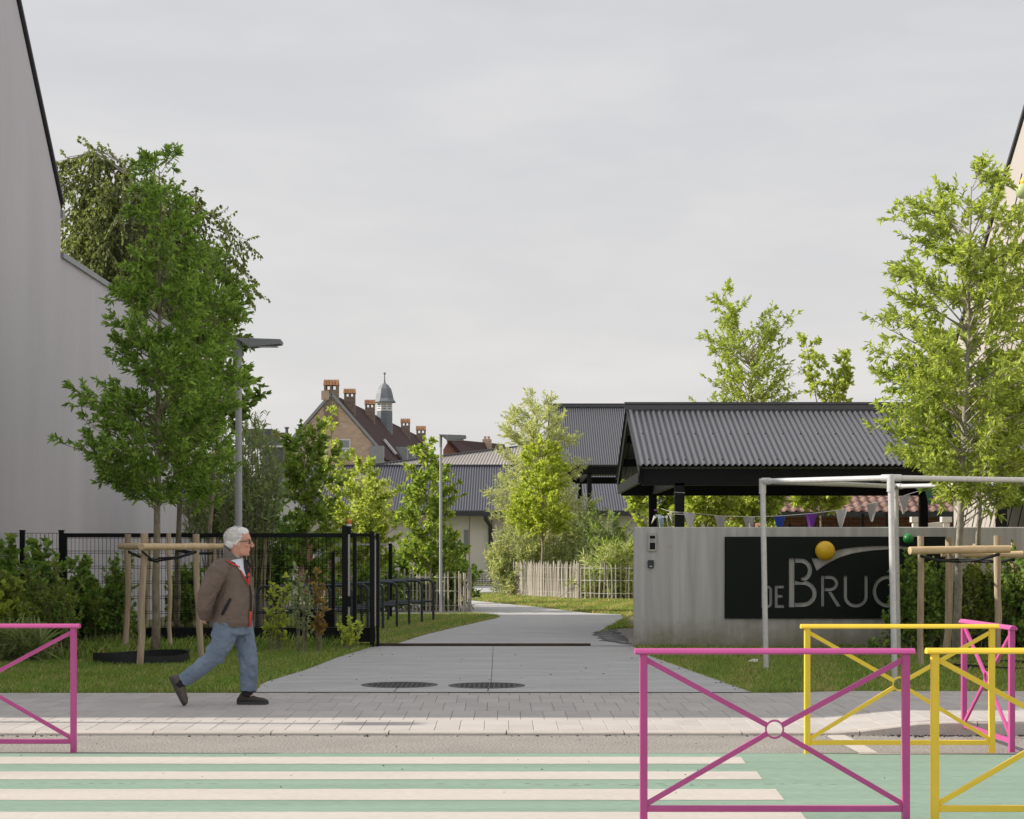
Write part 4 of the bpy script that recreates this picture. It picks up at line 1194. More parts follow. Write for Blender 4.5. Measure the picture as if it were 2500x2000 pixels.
mb.extrude_poly([(q.x - .045, WD - .001, q.z + .06), (q.x + .045, WD - .001, q.z + .06), (q.x + .05, WD - .001, q.z + .02), (q.x + .044, WD - .001, q.z - .065), (q.x - .044, WD - .001, q.z - .065), (q.x - .05, WD - .001, q.z + .02)], (0, -.04, 0)); mb.build('housing', M['anthracite'], cr_, bevel=.008)
mb = MB(); mb.box(q.x - .02, q.x + .02, WD - .043, WD - .040, q.z - .045, q.z - .03); mb.build('key_slot', M['galv'], cr_)

# ------------------------------------------------------------------ pipe frame
pf = thing('pipe_frame', 'galvanised steel pipe frame standing on the right lawn', 'frame', (4.3, 22, .05))
P1, P2, P3, P4 = Vector((3.17, 22.8, 0)), Vector((4.36, 20.75, 0)), Vector((5.62, 26.4, 0)), Vector((7.6, 22.4, 0))
zt = 2.44
tops = []
for P_, zz, base in ((P1, 2.44, 0), (P2, 2.40, 0), (P3, 2.50, 0), (P4, 2.42, 0)):
    lean = Vector((.012, 0, 0))
    mb = MB(); mb.tube([P_ + Vector((.045, 0, .02)), Vector((P_.x, P_.y, zz))], .035, 14); mb.build('post', M['galv'], pf, smooth='auto')
    mb = MB(); mb.tube([(P_.x, P_.y, zz - .16), (P_.x, P_.y, zz + .035)], .044, 14); mb.build('pipe_fitting', M['galv'], pf, smooth='auto')
    tops.append(Vector((P_.x, P_.y, zz)))
for i, j in ((0, 1), (1, 3), (0, 2), (2, 3)):
    mb = MB(); mb.tube([tops[i], tops[j]], .033, 14); mb.build('rail', M['galv'], pf, smooth='auto')
    dv = (tops[j] - tops[i]).normalized()
    for a, s_ in ((tops[i], 1), (tops[j], -1)):
        mb = MB(); mb.tube([a, a + dv * s_ * .14], .043, 14); mb.build('pipe_fitting', M['galv'], pf, smooth='auto')

# ------------------------------------------------------------------ bunting
bt = thing('bunting', 'string of coloured pennants hanging behind the concrete wall', 'bunting', (5, 29.5, 2))
SD = 29.4
fl = [(1682, 1252, 'cloth_white', .5), (1758, 1260, 'cloth_grey', .2), (1829, 1262, 'cloth_grey', .1), (1903, 1260, 'cloth_blue', .0), (1981, 1254, 'cloth_purple', -.1), (2054, 1245, 'cloth_white', -.25), (2130, 1229, 'cloth_grey', -.3), (2208, 1210, 'cloth_grey', -.2), (2272, 1190, 'cloth_green', -.3)]
sp = [PX(1614, 1242, 30.75), PX(1640, 1250, 30)] + [PX(x_, y_, SD) for x_, y_, *_ in fl] + [PX(2330, 1168, SD)]
mb = MB(); mb.tube(sp, .004, 4); mb.build('string', M['cloth_white'], bt)
for x_, y_, c_, tilt in fl:
    a = PX(x_, y_, SD); wd = .098; ln = .30
    mb = MB(); vs = []; fs = []
    for i in range(5):
        u = i / 4
        for j in range(5):
            v = j / 4; ww = wd * (1 - v * .82); s_ = (j / 4)
            xx = (u - .5) * 2 * ww + .06 * tilt * v; yy = .018 * math.sin(u * 5 + x_) * (0.4 + v)
            zz = -v * ln + (u - .5) * 2 * wd * (-tilt) * .35 * (1 - v)
            vs.append((a.x + xx, SD + yy, a.z + zz))
    for i in range(4):
        for j in range(4): fs.append((i * 5 + j, i * 5 + j + 1, (i + 1) * 5 + j + 1, (i + 1) * 5 + j))
    mb.add(vs, fs); mb.build('pennant', M[c_], bt, smooth=True, fix=False)
b2 = thing('bunting', 'knot of pale blue and white pennants tied round the left canopy post', 'bunting', (2.8, 31, 2))
for x0, y0, x1, y1, x2, y2, c_ in ((1606, 1256, 1618, 1260, 1612, 1300, 'cloth_pale'), (1596, 1258, 1604, 1262, 1590, 1280, 'cloth_white'), (1625, 1262, 1630, 1260, 1632, 1290, 'cloth_white'), (1616, 1260, 1621, 1260, 1619, 1296, 'cloth_pale'), (1596, 1245, 1604, 1243, 1601, 1250, 'cloth_purple'), (1632, 1256, 1641, 1249, 1641, 1280, 'cloth_white')):
    mb = MB(); a, b, c = PX(x0, y0, 30.6), PX(x1, y1, 30.58), PX(x2, y2, 30.6)
    mb.add([a, b, c, (a + b + c) / 3 + Vector((0, -.015, 0))], [(0, 1, 3), (1, 2, 3), (2, 0, 3)]); mb.build('pennant', M[c_], b2, fix=False)
mb = MB(); mb.tube([PX(1601, 1256, 30.6), PX(1610, 1264, 30.55), PX(1622, 1263, 30.55), PX(1636, 1254, 30.6)], .006, 4)
q = Vector((2.86, 30.8, 0))
for zz in (2.18, 2.55):
    r_ = .085; mb.tube([(q.x - r_, 30.71, zz), (q.x + r_, 30.71, zz - .008), (q.x + r_, 30.89, zz), (q.x - r_, 30.89, zz), (q.x - r_, 30.71, zz)], .006, 4)
mb.build('string', M['cloth_white'], b2)

# ------------------------------------------------------------------ mesh fence and sliding gate
GD = 28.3
def wires(mb, x0, x1, z0, z1, d, step=.05, rows=8, dbl=.03, r=.0032):
    n = int((x1 - x0) / step)
    for i in range(n + 1):
        xx = x0 + (x1 - x0) * i / n; mb.tube([(xx, d, z0), (xx, d, z1)], r, 4, caps=False)
    for k in range(rows):
        zz = z0 + (z1 - z0) * k / (rows - 1)
        for o in (-dbl / 2, dbl / 2):
            mb.tube([(x0, d - .008, zz + o), (x1, d - .008, zz + o)], r * 1.15, 4, caps=False)
zt, zb = PX(0, 1302, GD).z, PX(0, 1532, GD).z
gx = lambda x: (x - 1250) * GD / F
mfn = thing('mesh_fence', 'short black wire mesh fence panel against the grey house wall', 'fence', (gx(80), GD, 0))
for x_ in (55, 150):
    mb = MB(); mb.box(gx(x_) - .035, gx(x_) + .035, GD - .035, GD + .035, -.05, zt + .03); mb.box(gx(x_) - .042, gx(x_) + .042, GD - .042, GD + .042, zt + .03, zt + .05); mb.build('fence_post', M['black'], mfn)
mb = MB(); wires(mb, gx(27), gx(148), .10, zt, GD + .02, step=.0615, rows=8, dbl=.0, r=.0034); mb.build('wire_mesh', M['black'], mfn, fix=False)

gt = thing('sliding_gate', 'long black sliding gate with wire mesh infill standing open', 'gate', (gx(530), GD, 0))
gz0 = PX(0, 1567, GD).z
GX0, GX1 = gx(158), gx(916)
mb = MB(); mb.box(GX0, gx(868), GD - .03, GD + .03, zt - .065, zt); mb.build('top_rail', M['black'], gt)
mb = MB(); mb.box(GX0, GX1, GD - .05, GD + .05, gz0, zb); mb.build('bottom_beam', M['black'], gt)
for x_ in (158, 866):
    mb = MB(); mb.box(gx(x_) - .03, gx(x_) + .03, GD - .032, GD + .032, zb, zt + .002); mb.build('stile', M['black'], gt)
mb = MB(); mb.box(gx(866), gx(912), GD - .028, GD + .028, zt - .055, zt - .002); mb.build('end_rail', M['black'], gt)
mb = MB(); mb.box(gx(907), gx(912.5), GD - .054, GD - .05, PX(0, 1564, GD).z, PX(0, 1551, GD).z); mb.build('end_plate', M['black'], gt)
mb = MB(); wires(mb, GX0 + .04, gx(864), zb, zt - .06, GD, step=.0615, rows=7, dbl=.034, r=.0036); mb.build('wire_mesh', M['black'], gt, fix=False)
mb = MB(); wires(mb, gx(870), gx(905), zb, zt - .06, GD, step=.0615, rows=7, dbl=.034, r=.0036); mb.build('wire_mesh', M['black'], gt, fix=False)

gp = thing('gate_post', 'black guide post with pale safety strip and orange beacon on top', 'gate post', (gx(843), GD - .12, 0))
pz = PX(0, 1285, GD).z
mb = MB(); mb.box(gx(838), gx(851), GD - .22, GD - .09, -.03, pz); mb.build('post', M['black'], gp)
mb = MB(); mb.box(gx(852.5), gx(856.5), GD - .20, GD - .10, PX(0, 1532, GD).z, PX(0, 1305, GD).z); mb.build('safety_strip', M['alu'], gp)
mb = MB(); mb.box(gx(851), gx(859), GD - .18, GD - .1, PX(0, 1305, GD).z, pz + .0); mb.build('cap_box', M['black'], gp)
mb = MB(); mb.box(gx(853), gx(860), GD - .24, GD - .20, PX(0, 1480, GD).z, PX(0, 1455, GD).z); mb.build('photocell', M['black'], gp)
mb = MB(); q = PX(854, 1286, GD); mb.tube([(q.x, GD - .15, pz), (q.x, GD - .15, pz + .035)], .045, 12); mb.build('beacon_base', M['white'], gp, smooth='auto')
mb = MB(); mb.tube([(q.x, GD - .15, pz + .035), (q.x, GD - .15, pz + .075), (q.x, GD - .15, pz + .10), (q.x, GD - .15, pz + .115)], [.038, .037, .028, .008], 14); mb.build('beacon_lens', M['beacon'], gp, smooth=True)
gp2 = thing('gate_post', 'black end post with pale strip at the open end of the gate', 'gate post', (gx(910), GD - .12, 0))
pz = PX(0, 1298, GD).z
mb = MB(); mb.box(gx(905), gx(916), GD - .20, GD - .10, PX(0, 1532, GD).z, pz); mb.build('post', M['black'], gp2)
mb = MB(); mb.box(gx(917.5), gx(927), GD - .1, GD + .1, PX(0, 1531, GD).z, PX(0, 1303, GD).z); mb.build('rear_post', M['black'], gp2)
mb = MB(); mb.box(gx(916.5), gx(919.5), GD - .16, GD - .105, PX(0, 1528, GD).z, PX(0, 1318, GD).z); mb.build('safety_strip', M['alu'], gp2)
mb = MB(); mb.box(gx(905.5), gx(915.5), GD - .19, GD - .11, PX(0, 1532, GD).z - .42, PX(0, 1532, GD).z); mb.box(gx(919), gx(926), GD - .05, GD + .06, 0, PX(0, 1531, GD).z); mb.build('foot', M['black'], gp2)
gm = thing('gate_motor', 'black gate motor cabinet behind the gate bottom beam', 'cabinet', (gx(770), 29.3, 0))
a, b = PX(731, 1560, 29.2), PX(818, 1487, 29.2); mb = MB(); mb.box(a.x, b.x, 29.1, 29.5, 0.04, b.z); mb.build('cabinet', M['black'], gm, bevel=.01)
mb = MB(); q = PX(813, 1347, 29.3); mb.box(q.x - .028, q.x + .028, 29.3, 29.36, .04, q.z); mb.build('post', M['black'], gm)
mb = MB(); q2 = PX(823, 1366, 29.3); mb.box(q2.x - .035, q2.x + .035, 29.28, 29.36, q2.z - .04, q2.z + .04); mb.build('sensor_box', M['alu'], gm)

# low mesh fence farther in
m2 = thing('mesh_fence', 'black mesh fence between the gate end post and the picket fence', 'fence', (-3, 40.6, 0))
a, b = PX(905, 1395, 40.6), PX(953, 1327, 40.6)
mb = MB(); mb.box(b.x - .04, b.x + .04, 40.56, 40.64, .03, b.z); mb.build('fence_post', M['black'], m2)
mb = MB(); wires(mb, PX(820, 0, 40.6).x, b.x, .1, b.z - .03, 40.6, step=.1, rows=6, dbl=0, r=.004); mb.build('wire_mesh', M['black'], m2, fix=False)
mb = MB(); mb.box(PX(820, 0, 40.6).x, b.x, 40.58, 40.62, b.z - .04, b.z); mb.build('top_rail', M['alu'], m2)
m3 = thing('mesh_fence', 'dark mesh fence far beyond the bend of the drive', 'fence', (-1.5, 78, 0))
a, b = PX(1130, 1432, 78), PX(1225, 1404, 78)
mb = MB(); wires(mb, a.x, b.x, .1, b.z, 78, step=.12, rows=5, dbl=0, r=.009); mb.build('wire_mesh', M['black'], m3, fix=False)

# ------------------------------------------------------------------ bicycle racks
def rack(parent_label, group, loc):
    t = thing('bicycle_stand', parent_label, 'bicycle stand', loc, group)
    hw, hh, r = .48, .885, .026
    pts = [(-hw, 0, -.05), (-hw, 0, hh - .13)] + [(-hw + .13 - .13 * math.cos(R(a)), 0, hh - .13 + .13 * math.sin(R(a))) for a in (22, 45, 68, 90)]
    pts += [(hw - .13 + .13 * math.sin(R(a)), 0, hh - .13 + .13 * math.cos(R(a))) for a in (0, 22, 45, 68, 90)] + [(hw, 0, -.05)]
    mb = MB(); mb.tube(pts, r, 12); mb.build('hoop', M['anthracite'], t, smooth='auto', local=True)
    mb = MB(); mb.tube([(-hw, 0, .43), (hw, 0, .43)], r * .9, 10); mb.build('cross_bar', M['anthracite'], t, smooth='auto', local=True)
    return t
def copy_tree(o, parent=None):
    c = o.copy(); COL.objects.link(c)
    if parent: c.parent = parent
    for ch in list(o.children): copy_tree(ch, c)
    return c
rk = [(1058, 38.4), (1030, 37.4), (999, 36.4), (969, 35.4), (935, 34.3), (898, 33.3), (858, 32.4)]
words = ['farthest from the gate, end of the row', 'second from the far end of the row', 'third from the far end of the row', 'fourth from the far end of the row', 'nearest of those standing free beside the gate', 'seen through the open end of the gate', 'half hidden behind the gate guide post']
r0 = None
for (x_, d_), w_ in zip(rk, words):
    lab = 'dark tubular bicycle stand, ' + w_; loc = ((x_ - 1250) * d_ / F - .48, d_, .045)
    if r0 is None: r0 = rack(lab, 'bicycle stands by the drive', loc)
    else:
        c = copy_tree(r0); c.location = loc; c['label'] = lab
for (x_, d_), w_ in zip([(763, 31.5), (805, 32.9)], ['behind the golden-leaved sapling', 'behind the gate motor']):
    c = copy_tree(r0); c.location = ((x_ - 1250) * d_ / F - .48, d_, .045); c['label'] = 'dark tubular bicycle stand seen through mesh ' + w_

# ------------------------------------------------------------------ chestnut paling fences
def picket_mesh(seed):
    rng = random.Random(seed); mb = MB(); h = 1.0 + rng.uniform(-.05, .06); a = .022 + rng.uniform(-.004, .006); b = .014
    lv = [(0, 1), (.35, 1), (.7, .95), (.93, .85), (1.0, .25)]; vs = []
    bx_, by_ = rng.uniform(-.02, .02), rng.uniform(-.01, .01)
    for t_, s_ in lv:
        ox = bx_ * math.sin(t_ * 3.1); vs += [(-a * s_ + ox, -b, t_ * h), (a * s_ + ox, -b * .6, t_ * h), (a * .7 * s_ + ox, b, t_ * h), (-a * .8 * s_ + ox, b * .8, t_ * h)]
    fs = []
    for i in range(len(lv) - 1):
        for k in range(4): fs.append((i * 4 + k, i * 4 + (k + 1) % 4, (i + 1) * 4 + (k + 1) % 4, (i + 1) * 4 + k))
    fs.append((16, 17, 18, 19)); mb.add(vs, fs); me = mb.mesh('picket'); me.materials.append(M['wood_grey']); return me
PM = [picket_mesh(s) for s in range(7)]
def paling(label, line, step, hgt, wires_z=(.2, .55, .88), skip=0.0, posts=()):
    L0 = Vector(line[0])
    t = thing('picket_fence', label, 'fence', (L0.x, L0.y, .03))
    pts = [Vector(p) for p in line]; prev = None
    wp = {z: [] for z in wires_z}
    acc = 0
    for a, b in zip(pts[:-1], pts[1:]):
        n = max(1, int((b - a).length / step)); dv = (b - a).normalized(); rz = math.atan2(dv.y, dv.x)
        for i in range(n):
            p_ = a + (b - a) * ((i + random.uniform(-.2, .2)) / n)
            for z in wires_z: wp[z].append((p_.x, p_.y - .018, .03 + z * hgt))
            if random.random() < skip: continue
            o = bpy.data.objects.new('picket', random.choice(PM)); COL.objects.link(o); o.parent = t
            o.location = (p_.x - L0.x, p_.y - L0.y, 0); s_ = hgt * random.uniform(.95, 1.05); o.scale = (.82, 1.0, s_)
            o.rotation_euler = (random.gauss(0, .02), random.gauss(0, .03), rz + random.gauss(0, .2))
    mb = MB()
    for z in wires_z:
        q = wp[z][::2]
        if len(q) > 1: mb.tube(q, .004, 3, caps=False)
    mb.build('fence_wire', M['galv'], t, fix=False)
    for p_ in posts:
        mb = MB(); mb.tube([(p_[0], p_[1], -.05), (p_[0] + .01, p_[1], hgt * 1.05)], [.05, .045], 8); mb.build('fence_post', M['wood_grey'], t, smooth='auto')
    return t
lf = [G(630, 1492, .04), G(860, 1494, .04), G(1040, 1497, .04), G(1120, 1498, .04), G(1146, 1496, .04), G(1141, 1478, .04)]
paling('grey chestnut paling fence running behind the bicycle stands', lf, .115, 1.0, posts=[(G(1146, 1496, .04).x, G(1146, 1496, .04).y), (G(905, 1494, .04).x, G(905, 1494, .04).y)])
rf = [Vector((-.25, 60.5, 0)), Vector((.75, 57.6, 0)), Vector((2.0, 55, 0))]
paling('pale chestnut paling fence of close pickets before the willow hedge', rf, .068, 1.12, posts=[(2.03, 54.9)])
rf2 = [Vector((2.12, 54.8, 0)), Vector((3.0, 54.2, 0)), Vector((5.5, 53.6, 0))]
paling('pale chestnut paling fence of wide spaced pickets next to the concrete wall', rf2, .135, 1.12)
lf3 = [Vector((-6.0, 62, 0)), Vector((-3.2, 62, 0))]
paling('sunlit paling fence far behind the bicycle stands', lf3, .10, 1.0)

# ------------------------------------------------------------------ street lamps
def lamp(label, x, d, z, rot=0.0, group='street lamps', pr=1.0):
    t = thing('street_lamp', label, 'street lamp', (x, d, 0), group)
    mb = MB(); mb.tube([(0, 0, -.05), (0, 0, z * .5), (0, 0, z - .28)], [.064 * pr, .057 * pr, .050 * pr], 16); mb.build('pole', M['lamp_grey'], t, smooth='auto', local=True)
    mb = MB(); mb.tube([(0, 0, z - .30), (0, 0, z - .01)], .058 * pr, 16); mb.build('collar', M['lamp_dark'], t, smooth='auto', local=True)
    mb = MB(); mb.extrude_poly([(-.055, -.13, z), (.30, -.13, z - .012), (.30, -.13, z - .12), (.17, -.13, z - .135), (-.0, -.13, z - .02)], (0, .26, 0))
    mb.extrude_poly([(.20, -.14, z - .005), (.70, -.14, z - .022), (.715, -.14, z - .06), (.70, -.14, z - .10), (.26, -.14, z - .145), (.17, -.14, z - .15)], (0, .28, 0)); mb.build('lamp_head', M['lamp_dark'], t, local=True, bevel=.006)
    mb = MB(); mb.box(.33, .64, -.10, .10, z - .138, z - .12); mb.build('lens', M['glass'], t, local=True)
    mb = MB(); mb.box(.45, .56, -.05, .05, z - .03, z - .008); mb.build('sensor', M['lamp_dark'], t, local=True)
    t.rotation_euler = (0, 0, rot); return t
l1 = lamp('tall grey street lamp rising beside the left trees above the man', (582.5 - 1250) * 29.4 / F, 29.4, PX(0, 827, 29.4).z)
l2 = lamp('smaller looking grey lamp farther in beside the brick building', (1076 - 1250) * 43.2 / F, 43.2, PX(0, 1061, 43.2).z, pr=.72)
l2.scale = (.86, .86, 1)
l3 = lamp('street lamp at the kerb added left of the frame for its pavement shadow', -11.2, 16.45, 6.3)  # unseen lamp, added to cast the shadow smudge on the pavement

# ------------------------------------------------------------------ barriers
def barrier(label, length, m_, loc, rot, H=1.0):
    t = thing('street_barrier', label, 'barrier', loc, 'coloured street barriers along the crossing')
    pw = .044; hl_ = length / 2
    for s_ in (-1, 1):
        mb = MB(); xx = s_ * (hl_ - .03 - pw / 2); mb.box(xx - pw / 2, xx + pw / 2, -pw / 2, pw / 2, -.06, H - .033); mb.build('post', m_, t, local=True, bevel=.004)
    mb = MB(); n = 14; vs = []; fs = []
    prof_ = [(-.032, 0), (.032, 0), (.034, .008), (.026, .020), (.012, .029), (-.012, .029), (-.026, .020), (-.034, .008)]
    for s_ in (-1, 1): vs += [(s_ * hl_, y_, H - .034 + z_ * 1.15) for y_, z_ in prof_]
    for k in range(8): fs.append((k, (k + 1) % 8, 8 + (k + 1) % 8, 8 + k))
    fs += [tuple(range(7, -1, -1)), tuple(range(8, 16))]
    mb.add(vs, fs); mb.build('handrail', m_, t, local=True, bevel=.003)
    xi = hl_ - .03 - pw; zl = .085
    mb = MB(); mb.box(-xi, xi, -.016, .016, zl - .018, zl + .018); mb.build('bottom_rail', m_, t, local=True, bevel=.003)
    zc = .5 * (H - .034 + zl) + .012; ro = .050
    mb = MB(); mb.tube([(ro * math.cos(2 * math.pi * k / 28), 0, zc + ro * math.sin(2 * math.pi * k / 28)) for k in range(29)], .0052, 8, caps=False, flat=2.6); mb.build('ring', m_, t, local=True, smooth=True)
    for sx in (-1, 1):
        for ze_ in (H - .07, zl + .03):
            a = Vector((sx * xi, 0, ze_)); c = Vector((0, 0, zc)); dv = (c - a).normalized()
            mb = MB(); mb.beam(a - dv * .01, c - dv * (ro - .002), .022, .030, up=(0, 0, 1)); mb.build('diagonal_bar', m_, t, local=True, bevel=.003)
    t.rotation_euler = (0, 0, rot); return t
barrier('near magenta barrier standing whole in the right foreground', 1.612, M['pink'], ((1886 + 5 - 1250) * 10.37 / F, 10.37, 0), 0, 1.008)
barrier('near yellow barrier cut off by the right edge', 1.612, M['yellow'], ((2262 + 340 - 1250) * 10.37 / F, 10.37, 0), 0, 1.010)
barrier('middle yellow barrier standing behind the magenta one', 1.53, M['yellow'], ((2196 - 1250) * 13.92 / F, 13.92, 0), 0, 1.0)
barrier('magenta barrier cut off by the left edge', 1.62, M['pink'], ((196 - 1250) * 14.0 / F - .81, 14.0, 0), 0, 1.0)
pb = barrier('magenta barrier set end-on to the kerb at the far right', 1.40, M['pink'], (3.862, 14.66, 0), R(90) + .035, .985)

# ------------------------------------------------------------------ staked trees: poles, logs, straps, root rings
def log(mb, a, b, r, seg=10):
    a = Vector(a); b = Vector(b); n = 5
    mb.tube([a + (b - a) * i / n + Vector((0, 0, random.uniform(-.003, .003))) for i in range(n + 1)], [r * random.uniform(.95, 1.05) for _ in range(n + 1)], seg)
def stake_frame(label, stakes, logs, strap_to, zstrap, ring=None, group='timber tree support frames'):
    c = Vector(stakes[0][0]); t = thing('tree_support', label, 'tree support', (c.x, c.y, .04), group)
    for base, top, r_ in stakes:
        base = Vector(base); top = Vector(top); mb = MB(); n = 7
        mb.tube([base + (top - base) * (i / n) + Vector((random.uniform(-.012, .012), random.uniform(-.008, .008), 0)) for i in range(n + 1)], [r_ * random.uniform(.93, 1.07) for _ in range(n + 1)], 9)
        mb.build('stake', M['wood_stake'], t, smooth='auto')
    for a, b, r_ in logs:
        mb = MB(); log(mb, a, b, r_); mb.build('log', M['wood_pole'], t, smooth='auto')
    for s_, tr in strap_to:
        for o in (0, -.035):
            a = Vector(s_); b = Vector(tr); mid_ = (a + b) / 2 + Vector((0, 0, -.035 + o * .3))
            mb = MB(); mb.tube([a + Vector((0, 0, o * .4)), mid_, b + Vector((0, 0, o))], .014, 6, flat=.5); mb.build('strap', M['rubber'], t, smooth=True)
    return t
def ring_strip(label, c, r_, h=.16, group='black root barriers round the street trees'):
    mb = MB(); n = 40; vs = []; fs = []
    for k in range(n):
        a = 2 * math.pi * k / n; rr_ = r_ * (1 + .03 * math.sin(3 * a + c[0]))
        for q, z_ in ((rr_, 0.02), (rr_ - .004, h + .02 * math.sin(2 * a)), (rr_ - .012, h + .02 * math.sin(2 * a)), (rr_ - .010, .02)): vs.append((c[0] + q * math.cos(a), c[1] + q * math.sin(a), z_))
    for k in range(n):
        k2 = (k + 1) % n
        for j in range(3): fs.append((k * 4 + j, k2 * 4 + j, k2 * 4 + j + 1, k * 4 + j + 1))
    mb.add(vs, fs); o = mb.build('root_ring', M['rubber'], None, smooth='auto'); return tag(o, label, 'root ring', group)
def S(xb, yb, xt, yt, d=None):
    b = G(xb, yb, .04); dd = d or b.y; t_ = PX(xt, yt, dd); b.z = -.05; return b, t_
zl = lambda y, d: PX(0, y, d).z
sA, sB, sD = S(306, 1602, 314, 1304), S(342, 1630, 352, 1302), S(489, 1609, 477, 1304)
tA, tB, tD = sA[1], sB[1], sD[1]
t1_base = G(378, 1609, .04)
stake_frame('timber support frame round the front left oak', [(*sA, .045), (*sB, .048), (*sD, .046)],
    [((PX(346, 1335, 23.0)), PX(503, 1334, 24.1), .045), (PX(294, 1334, 24.7), PX(346, 1334, 23.2), .045)],
    [(PX(348, 1346, 23.1), PX(386, 1365, 24.3)), (PX(313, 1346, 24.9), PX(386, 1366, 24.3)), (PX(480, 1346, 24.4), PX(386, 1363, 24.3))], 1.45)
stake_frame('timber support frame round the second left oak, behind the first', [(*S(355, 1566, 365, 1306), .038), (*S(414, 1598, 413, 1302), .034), (*S(540, 1566, 520, 1306), .04)],
    [(PX(495, 1334, 26.3), PX(560, 1334, 26.8), .045)], [(PX(520, 1350, 27), PX(434, 1340, 27.5))], 1.45)
ring_strip('black root ring in the grass round the front left oak', (t1_base.x + .02, 24.2), .64, .19)
ring_strip('black root ring round the second left oak', (G(430, 1580, .04).x + .1, 26.6), .62, .15)
stake_frame('timber support frame with tied logs round the front right oak',
    [(*S(2247, 1632, 2247, 1309), .042), (*S(2312, 1608, 2319, 1312), .052), (*S(2436, 1625, 2435, 1308), .046)],
    [(PX(2221, 1344, 22.9), PX(2464, 1341, 23.3), .052)],
    [(PX(2247, 1356, 23.1), PX(2338, 1366, 23.7)), (PX(2440, 1352, 23.3), PX(2338, 1366, 23.7)), (PX(2318, 1352, 24), PX(2340, 1364, 23.7))], 1.45)
stake_frame('timber support frame at the far right behind the front one',
    [(*S(2385, 1585, 2380, 1328), .045), (*S(2478, 1592, 2474, 1325), .045)],
    [(PX(2298, 1352, 25.4), PX(2497, 1354, 25.4), .050)], [(PX(2478, 1365, 25.4), PX(2390, 1366, 25.8)), (PX(2360, 1362, 25.4), PX(2390, 1366, 25.8))], 1.45)
ring_strip('black root ring in the grass round the front right oak', (G(2335, 1612, .04).x + .03, 23.3), .62, .10)
lp = MB(); c = G(1838, 1619, .06)
lp.add([c + Vector((-.07, -.03, .02)), c + Vector((.06, -.05, .015)), c + Vector((.08, .05, .05)), c + Vector((-.05, .06, .03)), c + Vector((0, 0, .055))], [(0, 1, 4), (1, 2, 4), (2, 3, 4), (3, 0, 4)])
o = lp.build('litter', M['litter'], None, fix=False); tag(o, 'crumpled white paper lying on the right lawn', 'litter')
for x_, y_, s_ in ((2310, 1828.5, .03), (2175, 1816, .014), (1158, 1626, .01)):
    pass

# ------------------------------------------------------------------ walking man (faces +X); s = metres per measured unit
mz = .046; MD = 17.76
mx0 = ((640 / 3.45 + 380) - 1250) * MD / F
man = thing('person', 'white-haired man in a brown jacket and blue jeans walking to the right', 'person', (mx0, MD, mz))
def LQ(x, z): return ((x - 640) * .00117, (1620 - z) * .00117)
def remesh(mb, name, m_, voxel, smooth_it=6, disp=None, fold=None):
    me = mb.mesh(name); o = bpy.data.objects.new('tmp', me); COL.objects.link(o)
    md = o.modifiers.new('r', 'REMESH'); md.mode = 'VOXEL'; md.voxel_size = voxel
    if smooth_it:
        sm = o.modifiers.new('s', 'SMOOTH'); sm.iterations = smooth_it; sm.factor = .5
    if disp:
        for i, (sc_, st_) in enumerate(disp):
            tx = bpy.data.textures.new('fold', 'CLOUDS'); tx.noise_scale = sc_; tx.noise_depth = 2
            dm = o.modifiers.new('d%d' % i, 'DISPLACE'); dm.texture = tx; dm.strength = st_; dm.mid_level = .5
    if fold:
        tx = bpy.data.textures.new('fold', 'MARBLE'); tx.noise_scale = fold[0]; tx.turbulence = fold[2]; tx.noise_depth = 2
        dm = o.modifiers.new('f', 'DISPLACE'); dm.texture = tx; dm.strength = fold[1]; dm.mid_level = .5
    dg_ = bpy.context.evaluated_depsgraph_get(); dg_.update()
    m2_ = bpy.data.meshes.new_from_object(o.evaluated_get(dg_)); bpy.data.objects.remove(o)
    m2_.materials.clear(); m2_.materials.append(m_); m2_.polygons.foreach_set('use_smooth', [True] * len(m2_.polygons)); m2_.name = name
    return link_mesh(name, m2_, None, man)
M['skin'] = mat('skin', (0.62, 0.33, 0.24), 0.55, var=0.12, vscale=14, spec=0.35)
M['jacket'] = mat('jacket_cloth', (0.165, 0.125, 0.100), 0.75, var=0.12, vscale=7, bump=0.25, bscale=30)
M['collar'] = mat('collar_cloth', (0.15, 0.13, 0.115), 0.85, var=0.1, vscale=12)
M['red'] = mat('red_lining', (0.72, 0.06, 0.04), 0.8)
M['shirt'] = mat('pale_shirt', (0.66, 0.69, 0.76), 0.85)
M['navy'] = mat('dark_inner_cloth', (0.022, 0.022, 0.026), 0.9)
M['denim'] = mat('denim', (0.135, 0.185, 0.255), 0.9, col2=(0.225, 0.285, 0.365), vscale=6, bump=0.3, bscale=90)
M['shoe'] = mat('shoe_leather', (0.04, 0.036, 0.032), 0.6, var=0.3, vscale=25)
M['shoe_rear'] = mat('brown_shoe', (0.12, 0.10, 0.082), 0.7, var=0.25, vscale=25)
M['sole'] = mat('shoe_sole', (0.055, 0.058, 0.06), 0.8)
M['hair'] = mat('white_hair', (0.80, 0.785, 0.77), 0.6, var=0.12, vscale=30, stretch=(1, 1, .3))
M['lens'] = mat('dark_lens', (0.02, 0.015, 0.012), 0.15, spec=0.7)
